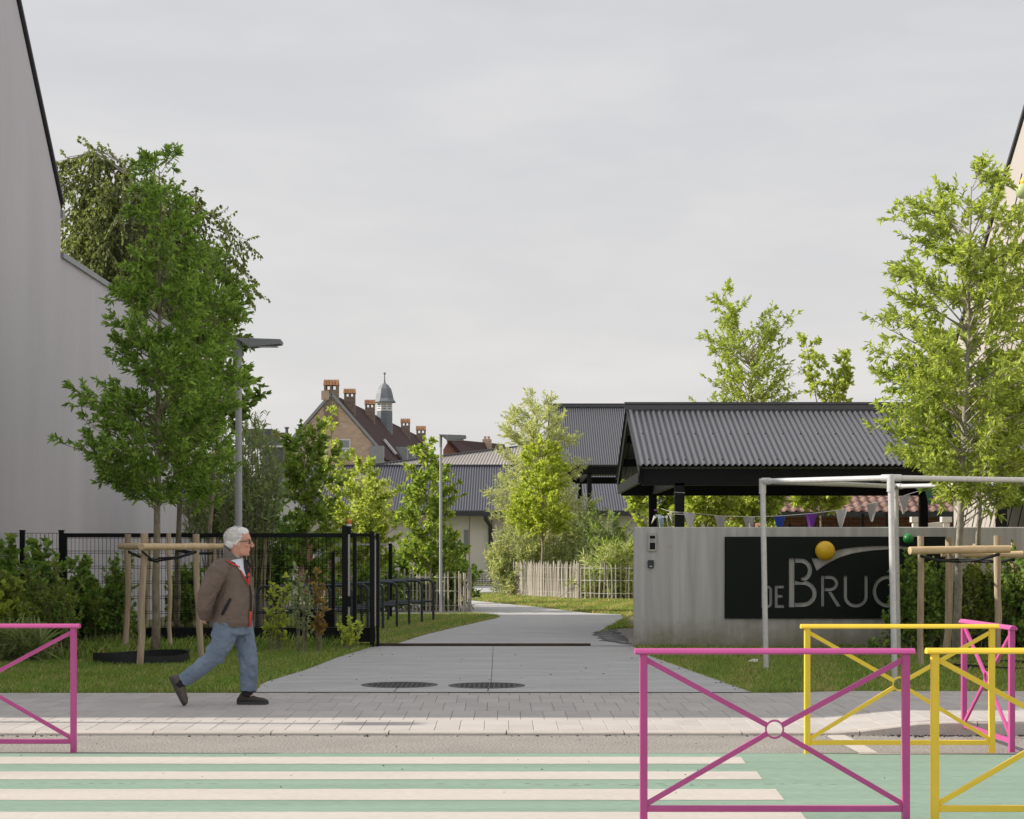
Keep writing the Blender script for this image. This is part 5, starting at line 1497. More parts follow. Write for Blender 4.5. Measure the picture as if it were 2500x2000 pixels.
# body: one continuous figure under the clothes
mb = MB()
def pr(*a): return Vector(a)
mb.rings([(.0, 0, .80, .14, .16), (.02, 0, .95, .16, .17), (.03, 0, 1.12, .165, .165), (.02, 0, 1.28, .14, .17), (-.0, 0, 1.38, .10, .16), (.01, 0, 1.44, .06, .08)])
mb.tube([(-.0, 0, 1.38), (.03, 0, 1.46), (.058, 0, 1.54)], [.07, .063, .062], 14)
head = [(.118, 0, 1.466, .042, .030), (.105, 0, 1.478, .062, .044), (.090, 0, 1.50, .083, .056), (.082, 0, 1.525, .096, .063), (.078, 0, 1.55, .103, .069), (.076, 0, 1.585, .110, .073), (.073, 0, 1.62, .118, .076), (.070, 0, 1.655, .117, .077), (.066, 0, 1.69, .104, .071), (.06, 0, 1.72, .08, .055), (.055, 0, 1.737, .04, .03)]
mb.rings(head, 28)
mb.tube([(.178, 0, 1.622), (.196, 0, 1.59), (.212, 0, 1.566), (.196, 0, 1.553)], [.010, .014, .0175, .012], 10)   # nose
mb.ball((.200, .012, 1.561), .011, seg=10, rng=7); mb.ball((.200, -.012, 1.561), .011, seg=10, rng=7)
mb.ball((.170, 0, 1.537), .016, .027, .0085, seg=12, rng=8); mb.ball((.168, 0, 1.520), .015, .025, .0085, seg=12, rng=8)   # lips
mb.ball((.155, 0, 1.485), .022, .026, .02, seg=12, rng=8)
mb.ball((.172, .033, 1.637), .018, .03, .010, seg=10, rng=7); mb.ball((.172, -.033, 1.637), .018, .03, .010, seg=10, rng=7)   # brows
for s_ in (-1, 1):
    mb.ball((.152, s_ * .045, 1.575), .028, .026, .024, seg=12, rng=8)    # cheeks
    mb.ball((.082, s_ * .078, 1.582), .020, .010, .034, seg=12, rng=8)    # ears
    mb.ball((.083, s_ * .080, 1.556), .011, .009, .012, seg=10, rng=6)
for s_ in (-1, 1):   # arms folded back, hands joined behind
    sh = pr(-.05, s_ * .17, 1.36); el = pr(-.215, s_ * .225, 1.09); wr = pr(-.235, s_ * .10, .885)
    mb.tube([sh, (sh + el) / 2, el, (el + wr) / 2, wr], [.06, .052, .044, .040, .030], 12)
    pm = pr(-.252, s_ * .045, .850); mb.tube([wr, (wr + pm) / 2, pm], [.028, .034, .032], 12, flat=.7)
    for i, (dz, ln) in enumerate(((.026, .072), (.009, .08), (-.009, .076), (-.026, .06))):
        b0 = pm + Vector((-.004 + .006 * i * 0, -s_ * .004, dz * .9)); b1 = b0 + Vector((-.020, -s_ * ln * .5, -.010)); b2 = b1 + Vector((.010, -s_ * ln * .38, -.010)); b3 = b2 + Vector((.020, -s_ * ln * .2, -.004))
        mb.tube([b0, b1, b2, b3], [.0095, .009, .0085, .007], 8)
    th = pm + Vector((.005, s_ * .012, .028)); mb.tube([th, th + Vector((-.022, -s_ * .02, .02)), th + Vector((-.03, -s_ * .045, .022))], [.012, .0105, .009], 8)
legs = [[(0.0, -.09, .86), (-.047, -.095, .745), (-.145, -.10, .49), (-.30, -.10, .36), (-.468, -.10, .235), (-.50, -.10, .15)],
        [(.05, .09, .86), (.095, .09, .74), (.150, .09, .433), (.15, .09, .29), (.146, .09, .13), (.16, .09, .07)]]
for L_ in legs: mb.tube(L_, [.09, .085, .058, .055, .045, .040], 14)
mb.rings([(.03, 0, .72, .12, .15), (.02, 0, .85, .145, .165)])
remesh(mb, 'body', M['skin'], .0055, 3)
# jeans
mb = MB()
mb.rings([(.035, 0, .70, .145, .175), (.02, 0, .76, .165, .185), (.01, 0, .86, .17, .185), (.01, 0, .93, .16, .18)], 26)
nl = [(-.03, -.09, .80), (-.055, -.095, .70), (-.100, -.10, .585), (-.150, -.10, .49), (-.245, -.10, .40), (-.345, -.10, .325), (-.425, -.10, .268), (-.463, -.10, .240)]
mb.tube(nl, [.125, .118, .108, .097, .085, .078, .071, .066], 18)
fl_ = [(.075, .085, .80), (.100, .09, .70), (.130, .09, .56), (.152, .09, .433), (.152, .09, .30), (.148, .09, .20), (.145, .09, .125)]
mb.tube(fl_, [.118, .108, .096, .088, .083, .083, .084], 18)
remesh(mb, 'jeans', M['denim'], .007, 3, [(.10, .026), (.04, .010)], fold=(.10, .014, 8))
mb = MB()
for i in range(22):   # pale stitching on the visible seam
    t_ = i / 21; z_ = .60 - .45 * t_; x_ = .118 + .02 * math.sin(t_ * 2.2); mb.box(x_ - .0022, x_ + .0022, -.009, -.003, z_ - .007, z_ + .004)
# jacket
TR = [(-.008, 0, .765, .192, .205), (.0, 0, .80, .196, .21), (.008, 0, .90, .198, .215), (.020, 0, 1.02, .200, .218), (.030, 0, 1.14, .198, .215), (.024, 0, 1.25, .190, .212), (.006, 0, 1.34, .172, .205), (-.012, 0, 1.40, .140, .185), (.000, 0, 1.455, .098, .125)]
mb = MB(); mb.rings(TR, 30)
remesh(mb, 'jacket', M['jacket'], .008, 4, [(.14, .034), (.05, .012)], fold=(.14, .012, 9))
for s_ in (-1, 1):
    mb = MB(); mb.tube([(-.045, s_ * .150, 1.385), (-.100, s_ * .205, 1.305), (-.165, s_ * .240, 1.185), (-.205, s_ * .247, 1.075), (-.228, s_ * .215, .975), (-.247, s_ * .145, .895), (-.250, s_ * .112, .862)],
            [.092, .098, .092, .086, .075, .062, .054], 18)
    remesh(mb, 'sleeve', M['jacket'], .007, 3, [(.10, .026), (.04, .010)], fold=(.09, .013, 7))
def tor(x, z, off=.010, side=-1):
    zs = [r[2] for r in TR]; cx = np.interp(z, zs, [r[0] for r in TR]); rx = np.interp(z, zs, [r[3] for r in TR]); ry = np.interp(z, zs, [r[4] for r in TR])
    u = max(-.999, min(.999, (x - cx) / (rx + off))); return Vector((x, side * (ry + off) * math.sqrt(1 - u * u), z))
def patch(name, L_, m_, off, side=-1, th=.006):
    """strip between two (x, z) polylines lying on the torso"""
    A_, B_ = L_; vs = []; fs = []; n = len(A_); k = 5
    for (a, b) in zip(A_, B_):
        for j in range(k + 1):
            x_ = a[0] + (b[0] - a[0]) * j / k; z_ = a[1] + (b[1] - a[1]) * j / k; vs.append(tor(x_, z_, off, side))
    for i in range(n - 1):
        for j in range(k): fs.append((i * (k + 1) + j, i * (k + 1) + j + 1, (i + 1) * (k + 1) + j + 1, (i + 1) * (k + 1) + j))
    mb = MB(); mb.add(vs, fs); o = mb.build(name, m_, man, smooth=True, local=True)
    s_ = o.modifiers.new('thick', 'SOLIDIFY'); s_.thickness = th; s_.offset = 0; return o
patch('shirt', ([LQ(655, 405), LQ(690, 420), LQ(725, 470), LQ(768, 530)], [LQ(740, 385), LQ(748, 420), LQ(760, 470), LQ(782, 540)]), M['shirt'], .016)
patch('inner_layer', ([LQ(748, 400), LQ(757, 450), LQ(770, 500), LQ(785, 545)], [LQ(782, 400), LQ(800, 440), LQ(808, 500), LQ(806, 548)]), M['navy'], .015)
patch('red_lining', ([LQ(615, 398), LQ(660, 420), LQ(728, 452), LQ(765, 528), LQ(806, 606)], [LQ(616, 405), LQ(661, 428), LQ(724, 460), LQ(762, 534), LQ(804, 612)]), M['red'], .019)
patch('red_lining', ([LQ(786, 450), LQ(790, 520), LQ(800, 600)], [LQ(800, 450), LQ(806, 520), LQ(808, 606)]), M['red'], .018)
patch('red_lining', ([LQ(806, 830), LQ(803, 880), LQ(795, 960)], [LQ(815, 832), LQ(812, 885), LQ(806, 962)]), M['red'], .013)
patch('pocket_flap', ([LQ(655, 715), LQ(618, 775), LQ(578, 850)], [LQ(670, 722), LQ(640, 790), LQ(596, 862)]), M['navy'], .013)
patch('zip', ([LQ(806, 610), LQ(816, 700), LQ(812, 830)], [LQ(812, 610), LQ(822, 700), LQ(818, 830)]), M['navy'], .012)
patch('hem', ([LQ(455, 925), LQ(600, 930), LQ(790, 935)], [LQ(455, 932), LQ(600, 937), LQ(790, 942)]), M['collar'], .012)
# stand-up collar open at the front
mb = MB(); vs = []; fs = []; n = 26
for k in range(n + 1):
    a = R(38) + (2 * math.pi - R(76)) * k / n; ca, sa = math.cos(a), math.sin(a)
    for r_, z_, sh_ in ((1.28, 1.40, 0), (1.10, 1.46, .0), (.98, 1.525, .0), (1.04, 1.525, 0), (1.20, 1.455, 0), (1.42, 1.40, 0)):
        bz = z_ - .075 * (ca + .3) - .0
        vs.append((.028 + .085 * r_ * ca - (.02 if z_ > 1.5 else 0), .088 * r_ * sa, bz))
for k in range(n):
    for j in range(5): fs.append((k * 6 + j, k * 6 + j + 1, (k + 1) * 6 + j + 1, (k + 1) * 6 + j))
mb.add(vs, fs); mb.build('collar', M['collar'], man, smooth=True, local=True)
mb = MB(); vs = []; fs = []   # shirt collar
for k in range(n + 1):
    a = R(20) + (2 * math.pi - R(40)) * k / n; ca, sa = math.cos(a), math.sin(a)
    for r_, z_ in ((.80, 1.40), (.80, 1.485), (.92, 1.445)): vs.append((.040 + .085 * r_ * ca, .085 * r_ * sa, z_ - .035 * (ca + .2)))
for k in range(n):
    for j in range(2): fs.append((k * 3 + j, k * 3 + j + 1, (k + 1) * 3 + j + 1, (k + 1) * 3 + j))
mb.add(vs, fs); o = mb.build('shirt_collar', M['shirt'], man, smooth=True, local=True)
# hair: shell plus strands
mb = MB(); mb.ball((.045, 0, 1.655), .108, .088, .098, seg=26, rng=18); mb.ball((.0, 0, 1.60), .062, .080, .075, seg=20, rng=14); mb.ball((.095, 0, 1.70), .075, .070, .05, seg=18, rng=12)
mb.ball((.058, -.070, 1.625), .042, .018, .055, seg=14, rng=10); mb.ball((.058, .070, 1.625), .042, .018, .055, seg=14, rng=10)
hr_ = remesh(mb, 'hair', M['hair'], .006, 3, [(.03, .012)])
rng = np.random.default_rng(5); n = 2600
u = rng.normal(0, 1, (n, 3)); u /= np.linalg.norm(u, axis=1)[:, None]
cen = np.array([.042, 0, 1.65]); pos = cen + u * np.array([.108, .089, .100])
k = (pos[:, 2] > 1.555) & ~((pos[:, 0] > .118) & (pos[:, 2] < 1.69)) & ~((pos[:, 0] > .07) & (pos[:, 2] < 1.60)); pos = pos[k]; u = u[k]
flow = np.tile(np.array([-.75, 0, -.55]), (len(pos), 1)) + rng.normal(0, .28, (len(pos), 3)); flow -= u * (flow * u).sum(1)[:, None]; flow += u * .12
ln = rng.uniform(.025, .055, len(pos)); me = leaf_mesh('hair_strand', pos, flow, ln, np.full(len(pos), .0013), upbias=.2, droop=.1)
me.materials.append(M['hair']); o = link_mesh('hair_strand', me, None, man); o['kind'] = 'stuff'
# spectacles and eyes
mb = MB()
for s_ in (-1, 1):
    mb.tube([(.183, s_ * .064, 1.614), (.135, s_ * .080, 1.612), (.085, s_ * .082, 1.606)], .0035, 6)
    mb.tube([(.190 - .006 * (1 - math.cos(R(a))), s_ * (.034 + .026 * math.cos(R(a))), 1.604 + .019 * math.sin(R(a))) for a in range(0, 361, 24)], .0026, 5, caps=False)
mb.tube([(.196, -.012, 1.612), (.199, 0, 1.614), (.196, .012, 1.612)], .0028, 6)
gls = mb.build('spectacles', M['rust'], man, smooth=True, local=True)
mb = MB()
for s_ in (-1, 1): mb.ball((.187, s_ * .036, 1.603), .006, .026, .019, seg=14, rng=8)
mb.build('dark_lens', M['lens'], gls, smooth=True, local=True)
mb = MB()
for s_ in (-1, 1): mb.ball((.166, s_ * .034, 1.604), .0125, seg=12, rng=8)
mb.build('eyes', M['white'], man, smooth=True, local=True)
# shoes
def shoe(ang, toe_off, y, m_):
    mb = MB()
    up = [(-.015, .020, .034, .034), (.02, .055, .040, .052), (.07, .058, .041, .056), (.13, .044, .042, .044), (.19, .036, .047, .034), (.25, .032, .044, .028), (.285, .026, .028, .018), (.296, .022, .010, .008)]
    vs = []; fs = []; seg = 16
    for x_, zc, hw, hh in up:
        for k in range(seg):
            a = 2 * math.pi * k / seg; z_ = zc + hh * math.sin(a); vs.append((x_, hw * math.cos(a), max(z_, .016)))
    for i in range(len(up) - 1):
        for k in range(seg): fs.append((i * seg + k, i * seg + (k + 1) % seg, (i + 1) * seg + (k + 1) % seg, (i + 1) * seg + k))
    fs += [tuple(range(seg - 1, -1, -1)), tuple((len(up) - 1) * seg + k for k in range(seg))]
    mb.add(vs, fs)
    so = MB(); out_ = [(-.02, .0), (-.012, .028), (.03, .039), (.10, .038), (.17, .046), (.23, .046), (.275, .034), (.30, .0)]
    poly = [(x_, y_, 0) for x_, y_ in out_] + [(x_, -y_, 0) for x_, y_ in reversed(out_[1:-1])]
    so.extrude_poly(poly, (0, 0, .024))
    lace = MB()
    for i in range(4):
        x_ = .095 + i * .022; z_ = .093 - i * .007; lace.tube([(x_, -.026, z_ - .012), (x_ + .004, 0, z_), (x_, .026, z_ - .012)], .0035, 5)
    ca, sa = math.cos(ang), math.sin(ang)
    def tf(v): return (v[0] * ca - v[2] * sa + toe_off[0], v[1] + y, v[0] * sa + v[2] * ca + toe_off[1])
    if ang:
        for m__ in (mb, so, lace): m__.v = [(v[0], v[1] * 1.05, v[2] * 1.22) for v in m__.v]
    for m__ in (mb, so, lace): m__.v = [tf(v) for v in m__.v]
    sh_ = mb.build('shoe', m_, man, smooth='auto', local=True); so.build('sole', M['sole'], sh_, local=True); lace.build('lace', M['navy'], sh_, smooth=True, local=True)
shoe(0, (.055, .0), .09, M['shoe'])
shoe(R(-63), (-.590, .262), -.10, M['shoe_rear'])
mb = MB(); mb.tube([(.146, .09, .13), (.135, .09, .075)], [.058, .052], 12); mb.build('sock', M['navy'], man, smooth=True, local=True)
mb = MB(); mb.tube([(-.455, -.10, .245), (-.505, -.10, .19)], [.056, .05], 12); mb.build('sock', M['navy'], man, smooth=True, local=True)

# ------------------------------------------------------------------ trees and shrubs
OAKG = 'young street oaks'
plant('oak_tree', 'front left oak with dense shaded green crown inside the first timber frame', 'tree', t1_base, 24.3,
      [(385, 372, 415), (430, 335, 440), (520, 335, 470), (620, 290, 500), (740, 265, 520), (860, 235, 560), (960, 170, 575), (1040, 135, 580), (1080, 130, 570), (1130, 165, 545), (1180, 200, 500), (1225, 280, 430)],
      'oak_shaded', leaf_len=.10, leaf_w=.16, limbs=125, twigs=20, per=19, gap=.07, trunk_r=.064, trunk_top=PX(393, 420, 24.3), barkm='bark', rise=.45, twig_len=.30, group=OAKG, depthf=.9, seed=11, sc_lo=.6)
plant('oak_tree', 'second left oak growing behind the first, nearer the gate', 'tree', G(427, 1573, .04), 27.6,
      [(640, 520, 560), (720, 480, 590), (820, 460, 600), (920, 430, 610), (1000, 430, 600), (1080, 420, 585), (1150, 430, 575), (1205, 450, 550), (1235, 470, 520)],
      'oak_shaded', leaf_len=.10, leaf_w=.17, limbs=84, twigs=17, per=15, trunk_r=.062, trunk_top=PX(510, 700, 27.6), mid=PX(442, 1120, 27.6), rise=.4, group=OAKG, seed=12)
plant('maple_tree', 'dark leaved maple reaching a branch past the tall lamp', 'tree', Vector((-5.3, 30.8, .04)), 30.8,
      [(680, 560, 585), (760, 540, 592), (860, 530, 595), (930, 520, 610), (948, 520, 665), (962, 520, 680), (978, 525, 665), (1000, 525, 600), (1060, 500, 580)],
      'maple_dark', leaf_len=.11, leaf_w=.3, limbs=46, twigs=11, per=11, trunk_r=.05, trunk_top=PX(555, 720, 30.8), rise=.4, seed=13, twig_len=.26)
plant('birch_tree', 'tall weeping birch standing behind the grey gable house', 'tree', Vector((-14.2, 64.5, .04)), 64.5,
      [(360, 100, 220), (420, 120, 330), (470, 130, 560), (520, 150, 600), (600, 140, 632), (680, 150, 640), (750, 180, 632), (820, 240, 600)],
      'birch', leaf_len=.12, leaf_w=.36, limbs=200, twigs=26, per=17, trunk_r=.2, depthf=.42, trunk_top=PX(300, 400, 64.5), barkm='bark_pale', rise=.5, twig_len=.6, weep=.75, seed=14, gap=.1)
plant('willow_bush', 'tall olive green willow bush beside the tall lamp behind the gate', 'bush', Vector((-5.35, 35.5, .04)), 35.5,
      [(1020, 560, 600), (1060, 500, 680), (1120, 470, 690), (1180, 450, 690), (1230, 430, 685), (1290, 460, 670), (1330, 520, 620)],
      'willow', leaf_len=.12, leaf_w=.11, limbs=85, twigs=18, per=12, bush=True, rise=.8, twig_len=.38, seed=15, spread=.28, stem_r=.018, upright=.7)
plant('poplar_tree', 'narrow leafy poplar rising behind the right half of the gate', 'tree', Vector((-4.28, 37.5, .04)), 37.5,
      [(1045, 715, 780), (1075, 690, 800), (1120, 690, 830), (1180, 700, 830), (1240, 700, 830), (1310, 705, 840), (1390, 690, 850), (1440, 700, 830)],
      'lime', leaf_len=.135, leaf_w=.3, limbs=64, twigs=13, per=10, trunk_r=.05, trunk_top=PX(745, 1055, 37.5), rise=.9, twig_len=.30, seed=16, upright=.6, leafmat2='maple_dark', f2=.3, gap=.12)
plant('hazel_bush', 'leafy green hazel bush low behind the gate beside the lamp', 'bush', Vector((-5.0, 36.4, .04)), 36.4,
      [(1230, 650, 700), (1280, 620, 720), (1340, 610, 720), (1400, 620, 715), (1470, 640, 700)], 'shrub', leaf_len=.13, leaf_w=.3, limbs=34, twigs=10, per=9, bush=True, seed=17, stem_r=.012)
plant('slender_tree', 'thin yellow green sapling standing against the old brick gable', 'tree', Vector((-5.4, 52, .04)), 52,
      [(968, 805, 822), (1010, 800, 820), (1060, 790, 815), (1090, 780, 830), (1120, 760, 880), (1160, 800, 890), (1200, 780, 860)], 'maple_light', leaf_len=.13, leaf_w=.3, limbs=30, twigs=8, per=9, trunk_r=.05, trunk_top=PX(812, 980, 52), rise=.8, twig_len=.3, seed=18, upright=.5, gap=.15)
plant('maple_tree', 'pale green maple glowing in the sun behind the gate post', 'tree', Vector((-4.05, 47, .04)), 47,
      [(1140, 850, 900), (1180, 820, 950), (1230, 790, 990), (1290, 780, 1000), (1350, 790, 1000), (1400, 810, 980)], 'maple_light', leaf_len=.13, leaf_w=.3, limbs=64, twigs=13, per=13, trunk_r=.06, trunk_top=PX(882, 1160, 47), rise=.6, seed=19, twig_len=.3)
plant('willow_bush', 'grey green willow bush half hidden between the pale maples', 'bush', Vector((-4.3, 51, .04)), 51,
      [(1150, 880, 930), (1190, 860, 960), (1240, 850, 970), (1300, 860, 960)], 'silver', leaf_len=.12, leaf_w=.14, limbs=34, twigs=12, per=12, bush=True, seed=20, twig_len=.34, upright=.6)
plant('lime_tree', 'leafy green lime tree growing round the farther lamp at the fence corner', 'tree', Vector((-1.95, 44.4, .04)), 44.4,
      [(1090, 1015, 1050), (1130, 1010, 1070), (1180, 990, 1110), (1240, 985, 1120), (1290, 975, 1120), (1340, 980, 1140), (1390, 985, 1150), (1415, 1010, 1130)],
      'lime', leaf_len=.125, leaf_w=.33, limbs=80, twigs=13, per=12, gap=.12, trunk_r=.045, trunk_top=PX(1032, 1100, 44.4), rise=.7, twig_len=.30, seed=21, leafmat2='maple_light', f2=.35)
plant('hedge_shrub', 'dark shrub filling the corner behind the left picket fence', 'bush', Vector((-1.6, 45.5, .04)), 45.5,
      [(1330, 960, 1130), (1380, 950, 1165), (1430, 960, 1170), (1480, 980, 1140)], 'shrub', leaf_len=.13, leaf_w=.3, limbs=44, twigs=12, per=10, bush=True, seed=22, spread=.8, leafmat2='lime', f2=.4)
plant('hedge_shrub', 'low green shrub along the inside of the left picket fence', 'bush', Vector((-3.3, 44, .04)), 44,
      [(1390, 860, 960), (1430, 830, 1000), (1480, 850, 990)], 'shrub', leaf_len=.12, leaf_w=.3, limbs=34, twigs=9, per=9, bush=True, seed=23, spread=.8, leafmat2='lime', f2=.4)
plant('willow_tree', 'silvery willow tree in front of the farther canopy', 'tree', Vector((.75, 61, .04)), 61,
      [(968, 1290, 1330), (1010, 1240, 1370), (1060, 1230, 1410), (1110, 1225, 1400), (1150, 1190, 1420), (1200, 1180, 1450), (1250, 1200, 1440), (1300, 1230, 1420)],
      'silver', leaf_len=.15, leaf_w=.11, limbs=120, twigs=19, per=15, barkm='bark_pale', trunk_r=.09, trunk_top=PX(1312, 985, 61), rise=.6, twig_len=.5, seed=24, upright=.5, gap=.08)
plant('maple_tree', 'golden yellow maple in front of the silvery willow', 'tree', Vector((.95, 57.8, .04)), 57.8,
      [(1078, 1310, 1340), (1110, 1285, 1370), (1160, 1275, 1380), (1210, 1250, 1395), (1260, 1240, 1415), (1300, 1260, 1400)], 'yellow', leaf_len=.12, leaf_w=.3, limbs=70, twigs=15, per=14, trunk_r=.06, trunk_top=PX(1325, 1090, 57.8), rise=.5, twig_len=.36, seed=25)
plant('willow_bush', 'large pale willow bush spilling over the right picket fence', 'bush', Vector((.4, 60.2, .04)), 60.2,
      [(1270, 1280, 1420), (1300, 1220, 1430), (1350, 1195, 1430), (1400, 1190, 1420), (1440, 1205, 1400), (1470, 1225, 1390)], 'silver', leaf_len=.15, leaf_w=.12, limbs=190, twigs=15, per=13, bush=True, seed=26, spread=.9, twig_len=.55, upright=1.0, barkm='bark_pale', stem_r=.012, sc_lo=.75, leafmat2='willow', f2=.3)
plant('willow_bush', 'green willow thicket between the canopy post and the concrete wall', 'bush', Vector((3.1, 57, .04)), 57,
      [(1250, 1420, 1470), (1290, 1410, 1545), (1340, 1400, 1545), (1400, 1400, 1545), (1450, 1410, 1545)], 'willow', leaf_len=.14, leaf_w=.14, limbs=80, twigs=15, per=13, bush=True, stem_r=.012, seed=27, spread=.9, twig_len=.42, upright=.6, leafmat2='lime', f2=.3)
plant('grass_tuft', 'tall pale reeds behind the wide spaced pickets', 'bush', Vector((3.2, 55.2, .04)), 55.2,
      [(1340, 1450, 1545), (1380, 1430, 1548), (1430, 1420, 1548), (1465, 1430, 1548)], 'silver', leaf_len=.30, leaf_w=.05, limbs=46, twigs=10, per=9, bush=True, seed=28, spread=.8, twig_len=.4, upright=1.6, leafmat2='lime', f2=.4)
# trees behind the near canopy
plant('oak_tree', 'airy light green oak with leaning top above the near canopy roof', 'tree', Vector((5.35, 48, .04)), 48,
      [(690, 1748, 1775), (740, 1752, 1830), (780, 1745, 1935), (830, 1705, 1950), (870, 1740, 1900), (920, 1730, 1955), (960, 1700, 1950), (1000, 1700, 1950)],
      'oak_lit', leaf_len=.13, leaf_w=.17, limbs=80, twigs=12, per=13, trunk_r=.06, trunk_top=PX(1762, 705, 48), mid=PX(1840, 900, 48), rise=.7, twig_len=.36, group='trees behind the near canopy', seed=29, gap=.12)
plant('maple_tree', 'thin upright maple shoot above the canopy roof, taller of two', 'tree', Vector((8.4, 50, .04)), 50,
      [(820, 1960, 1980), (870, 1965, 2005), (920, 1975, 2012), (985, 1985, 2005)], 'maple_light', leaf_len=.14, leaf_w=.3, limbs=16, twigs=8, per=9, trunk_r=.05, trunk_top=PX(1965, 825, 50), mid=PX(1995, 985, 50), rise=.9, twig_len=.24, group='trees behind the near canopy', seed=30)
plant('maple_tree', 'short rounded maple shoot above the canopy roof near the right oak', 'tree', Vector((9.0, 50, .04)), 50,
      [(868, 2060, 2080), (905, 2035, 2075), (950, 2018, 2074), (990, 2020, 2070)], 'maple_light', leaf_len=.14, leaf_w=.3, limbs=20, twigs=9, per=10, trunk_r=.05, trunk_top=PX(2062, 875, 50), mid=PX(2045, 985, 50), rise=.9, twig_len=.26, group='trees behind the near canopy', seed=31)
for i, (xc, d_, w_, yb, lab, lf_) in enumerate(((1600, 41, 75, 1285, 'sunlit tree under the canopy, left of the pair of posts', 'maple_light'), (1720, 40, 90, 1280, 'sunlit bushy tree under the canopy right beside the posts', 'maple_light'), (1835, 42, 85, 1275, 'sunlit tree under the canopy at the pipe frame corner', 'oak_lit'), (2000, 41, 70, 1240, 'small sunlit tree before the red tiled roof', 'maple_light'))):
    rows_ = [(1120, xc - w_ * .7, xc + w_ * .7), (1180, xc - w_, xc + w_), (1230, xc - w_, xc + w_), (yb, xc - w_ * .6, xc + w_ * .6)]
    plant('maple_tree', lab, 'tree', Vector(((xc + 12 - 1250) * d_ / F, d_, .04)), d_, rows_, lf_, leaf_len=.12, leaf_w=.3, limbs=52, twigs=13, per=13, trunk_r=.055, rise=.5, twig_len=.3, group='sunlit trees under the canopy', seed=40 + i)
plant('hedge_shrub', 'sunlit pale shrub low under the canopy behind the wall', 'bush', Vector((4.6, 44, .04)), 44, [(1240, 1660, 1900), (1290, 1640, 1910), (1340, 1650, 1900)], 'maple_light', leaf_len=.13, leaf_w=.35, limbs=50, twigs=12, per=10, bush=True, seed=45, spread=1.0)
# right street oaks
plant('oak_tree', 'front right oak with sunlit yellow green crown inside the timber frame', 'tree', G(2334, 1612, .04), 23.8,
      [(415, 2390, 2440), (450, 2310, 2450), (510, 2180, 2500), (580, 2165, 2530), (650, 2150, 2560), (740, 2150, 2580), (830, 2110, 2600), (900, 2115, 2610), (970, 2150, 2620), (1040, 2130, 2630), (1110, 2145, 2600), (1170, 2220, 2560), (1235, 2260, 2480)],
      'oak_lit', leaf_len=.098, leaf_w=.16, limbs=140, twigs=21, per=19, gap=.08, trunk_r=.062, trunk_top=PX(2375, 455, 23.8), mid=PX(2352, 1100, 23.8), barkm='bark_pale', rise=.5, twig_len=.30, group=OAKG, seed=51, sc_lo=.6)
plant('maple_tree', 'darker leaved tree behind the front right oak', 'tree', G(2392, 1583, .04), 26.6,
      [(880, 2190, 2480), (960, 2150, 2520), (1040, 2160, 2540), (1120, 2190, 2540), (1180, 2260, 2520), (1235, 2400, 2490)], 'lime', leaf_len=.115, leaf_w=.36, limbs=58, twigs=12, per=11, trunk_r=.062, trunk_top=PX(2395, 900, 26.6), mid=PX(2388, 1200, 26.6), barkm='bark_pale', rise=.4, seed=52, twig_len=.28, leafmat2='maple_dark', f2=.5)
plant('wall_shrub', 'glossy green shrub growing against the dark end of the name board', 'bush', Vector((5.75, 27.0, .04)), 27.0,
      [(1372, 2200, 2240), (1395, 2185, 2300), (1430, 2175, 2320), (1490, 2185, 2315), (1545, 2190, 2310), (1580, 2200, 2290)], 'shrub', leaf_len=.075, leaf_w=.34, limbs=70, twigs=14, per=12, bush=True, seed=53, spread=.30, twig_len=.22, stem_r=.007, leafmat2='lime', f2=.35)
plant('wall_shrub', 'feathery green shrub behind the right oak trunk', 'bush', Vector((6.85, 26.9, .04)), 26.9,
      [(1370, 2345, 2400), (1420, 2340, 2430), (1480, 2330, 2440), (1550, 2340, 2440), (1590, 2350, 2430)], 'shrub_olive', leaf_len=.065, leaf_w=.28, limbs=60, twigs=13, per=12, bush=True, seed=54, spread=.30, twig_len=.22, stem_r=.007)
plant('wall_shrub', 'dense green shrub at the far right end of the concrete wall', 'bush', Vector((7.55, 26.7, .04)), 26.7,
      [(1350, 2475, 2510), (1400, 2430, 2560), (1470, 2410, 2580), (1540, 2410, 2580), (1600, 2420, 2570)], 'shrub', leaf_len=.07, leaf_w=.3, limbs=70, twigs=14, per=12, bush=True, seed=55, spread=.35, twig_len=.22, stem_r=.007, leafmat2='shrub_olive', f2=.4)
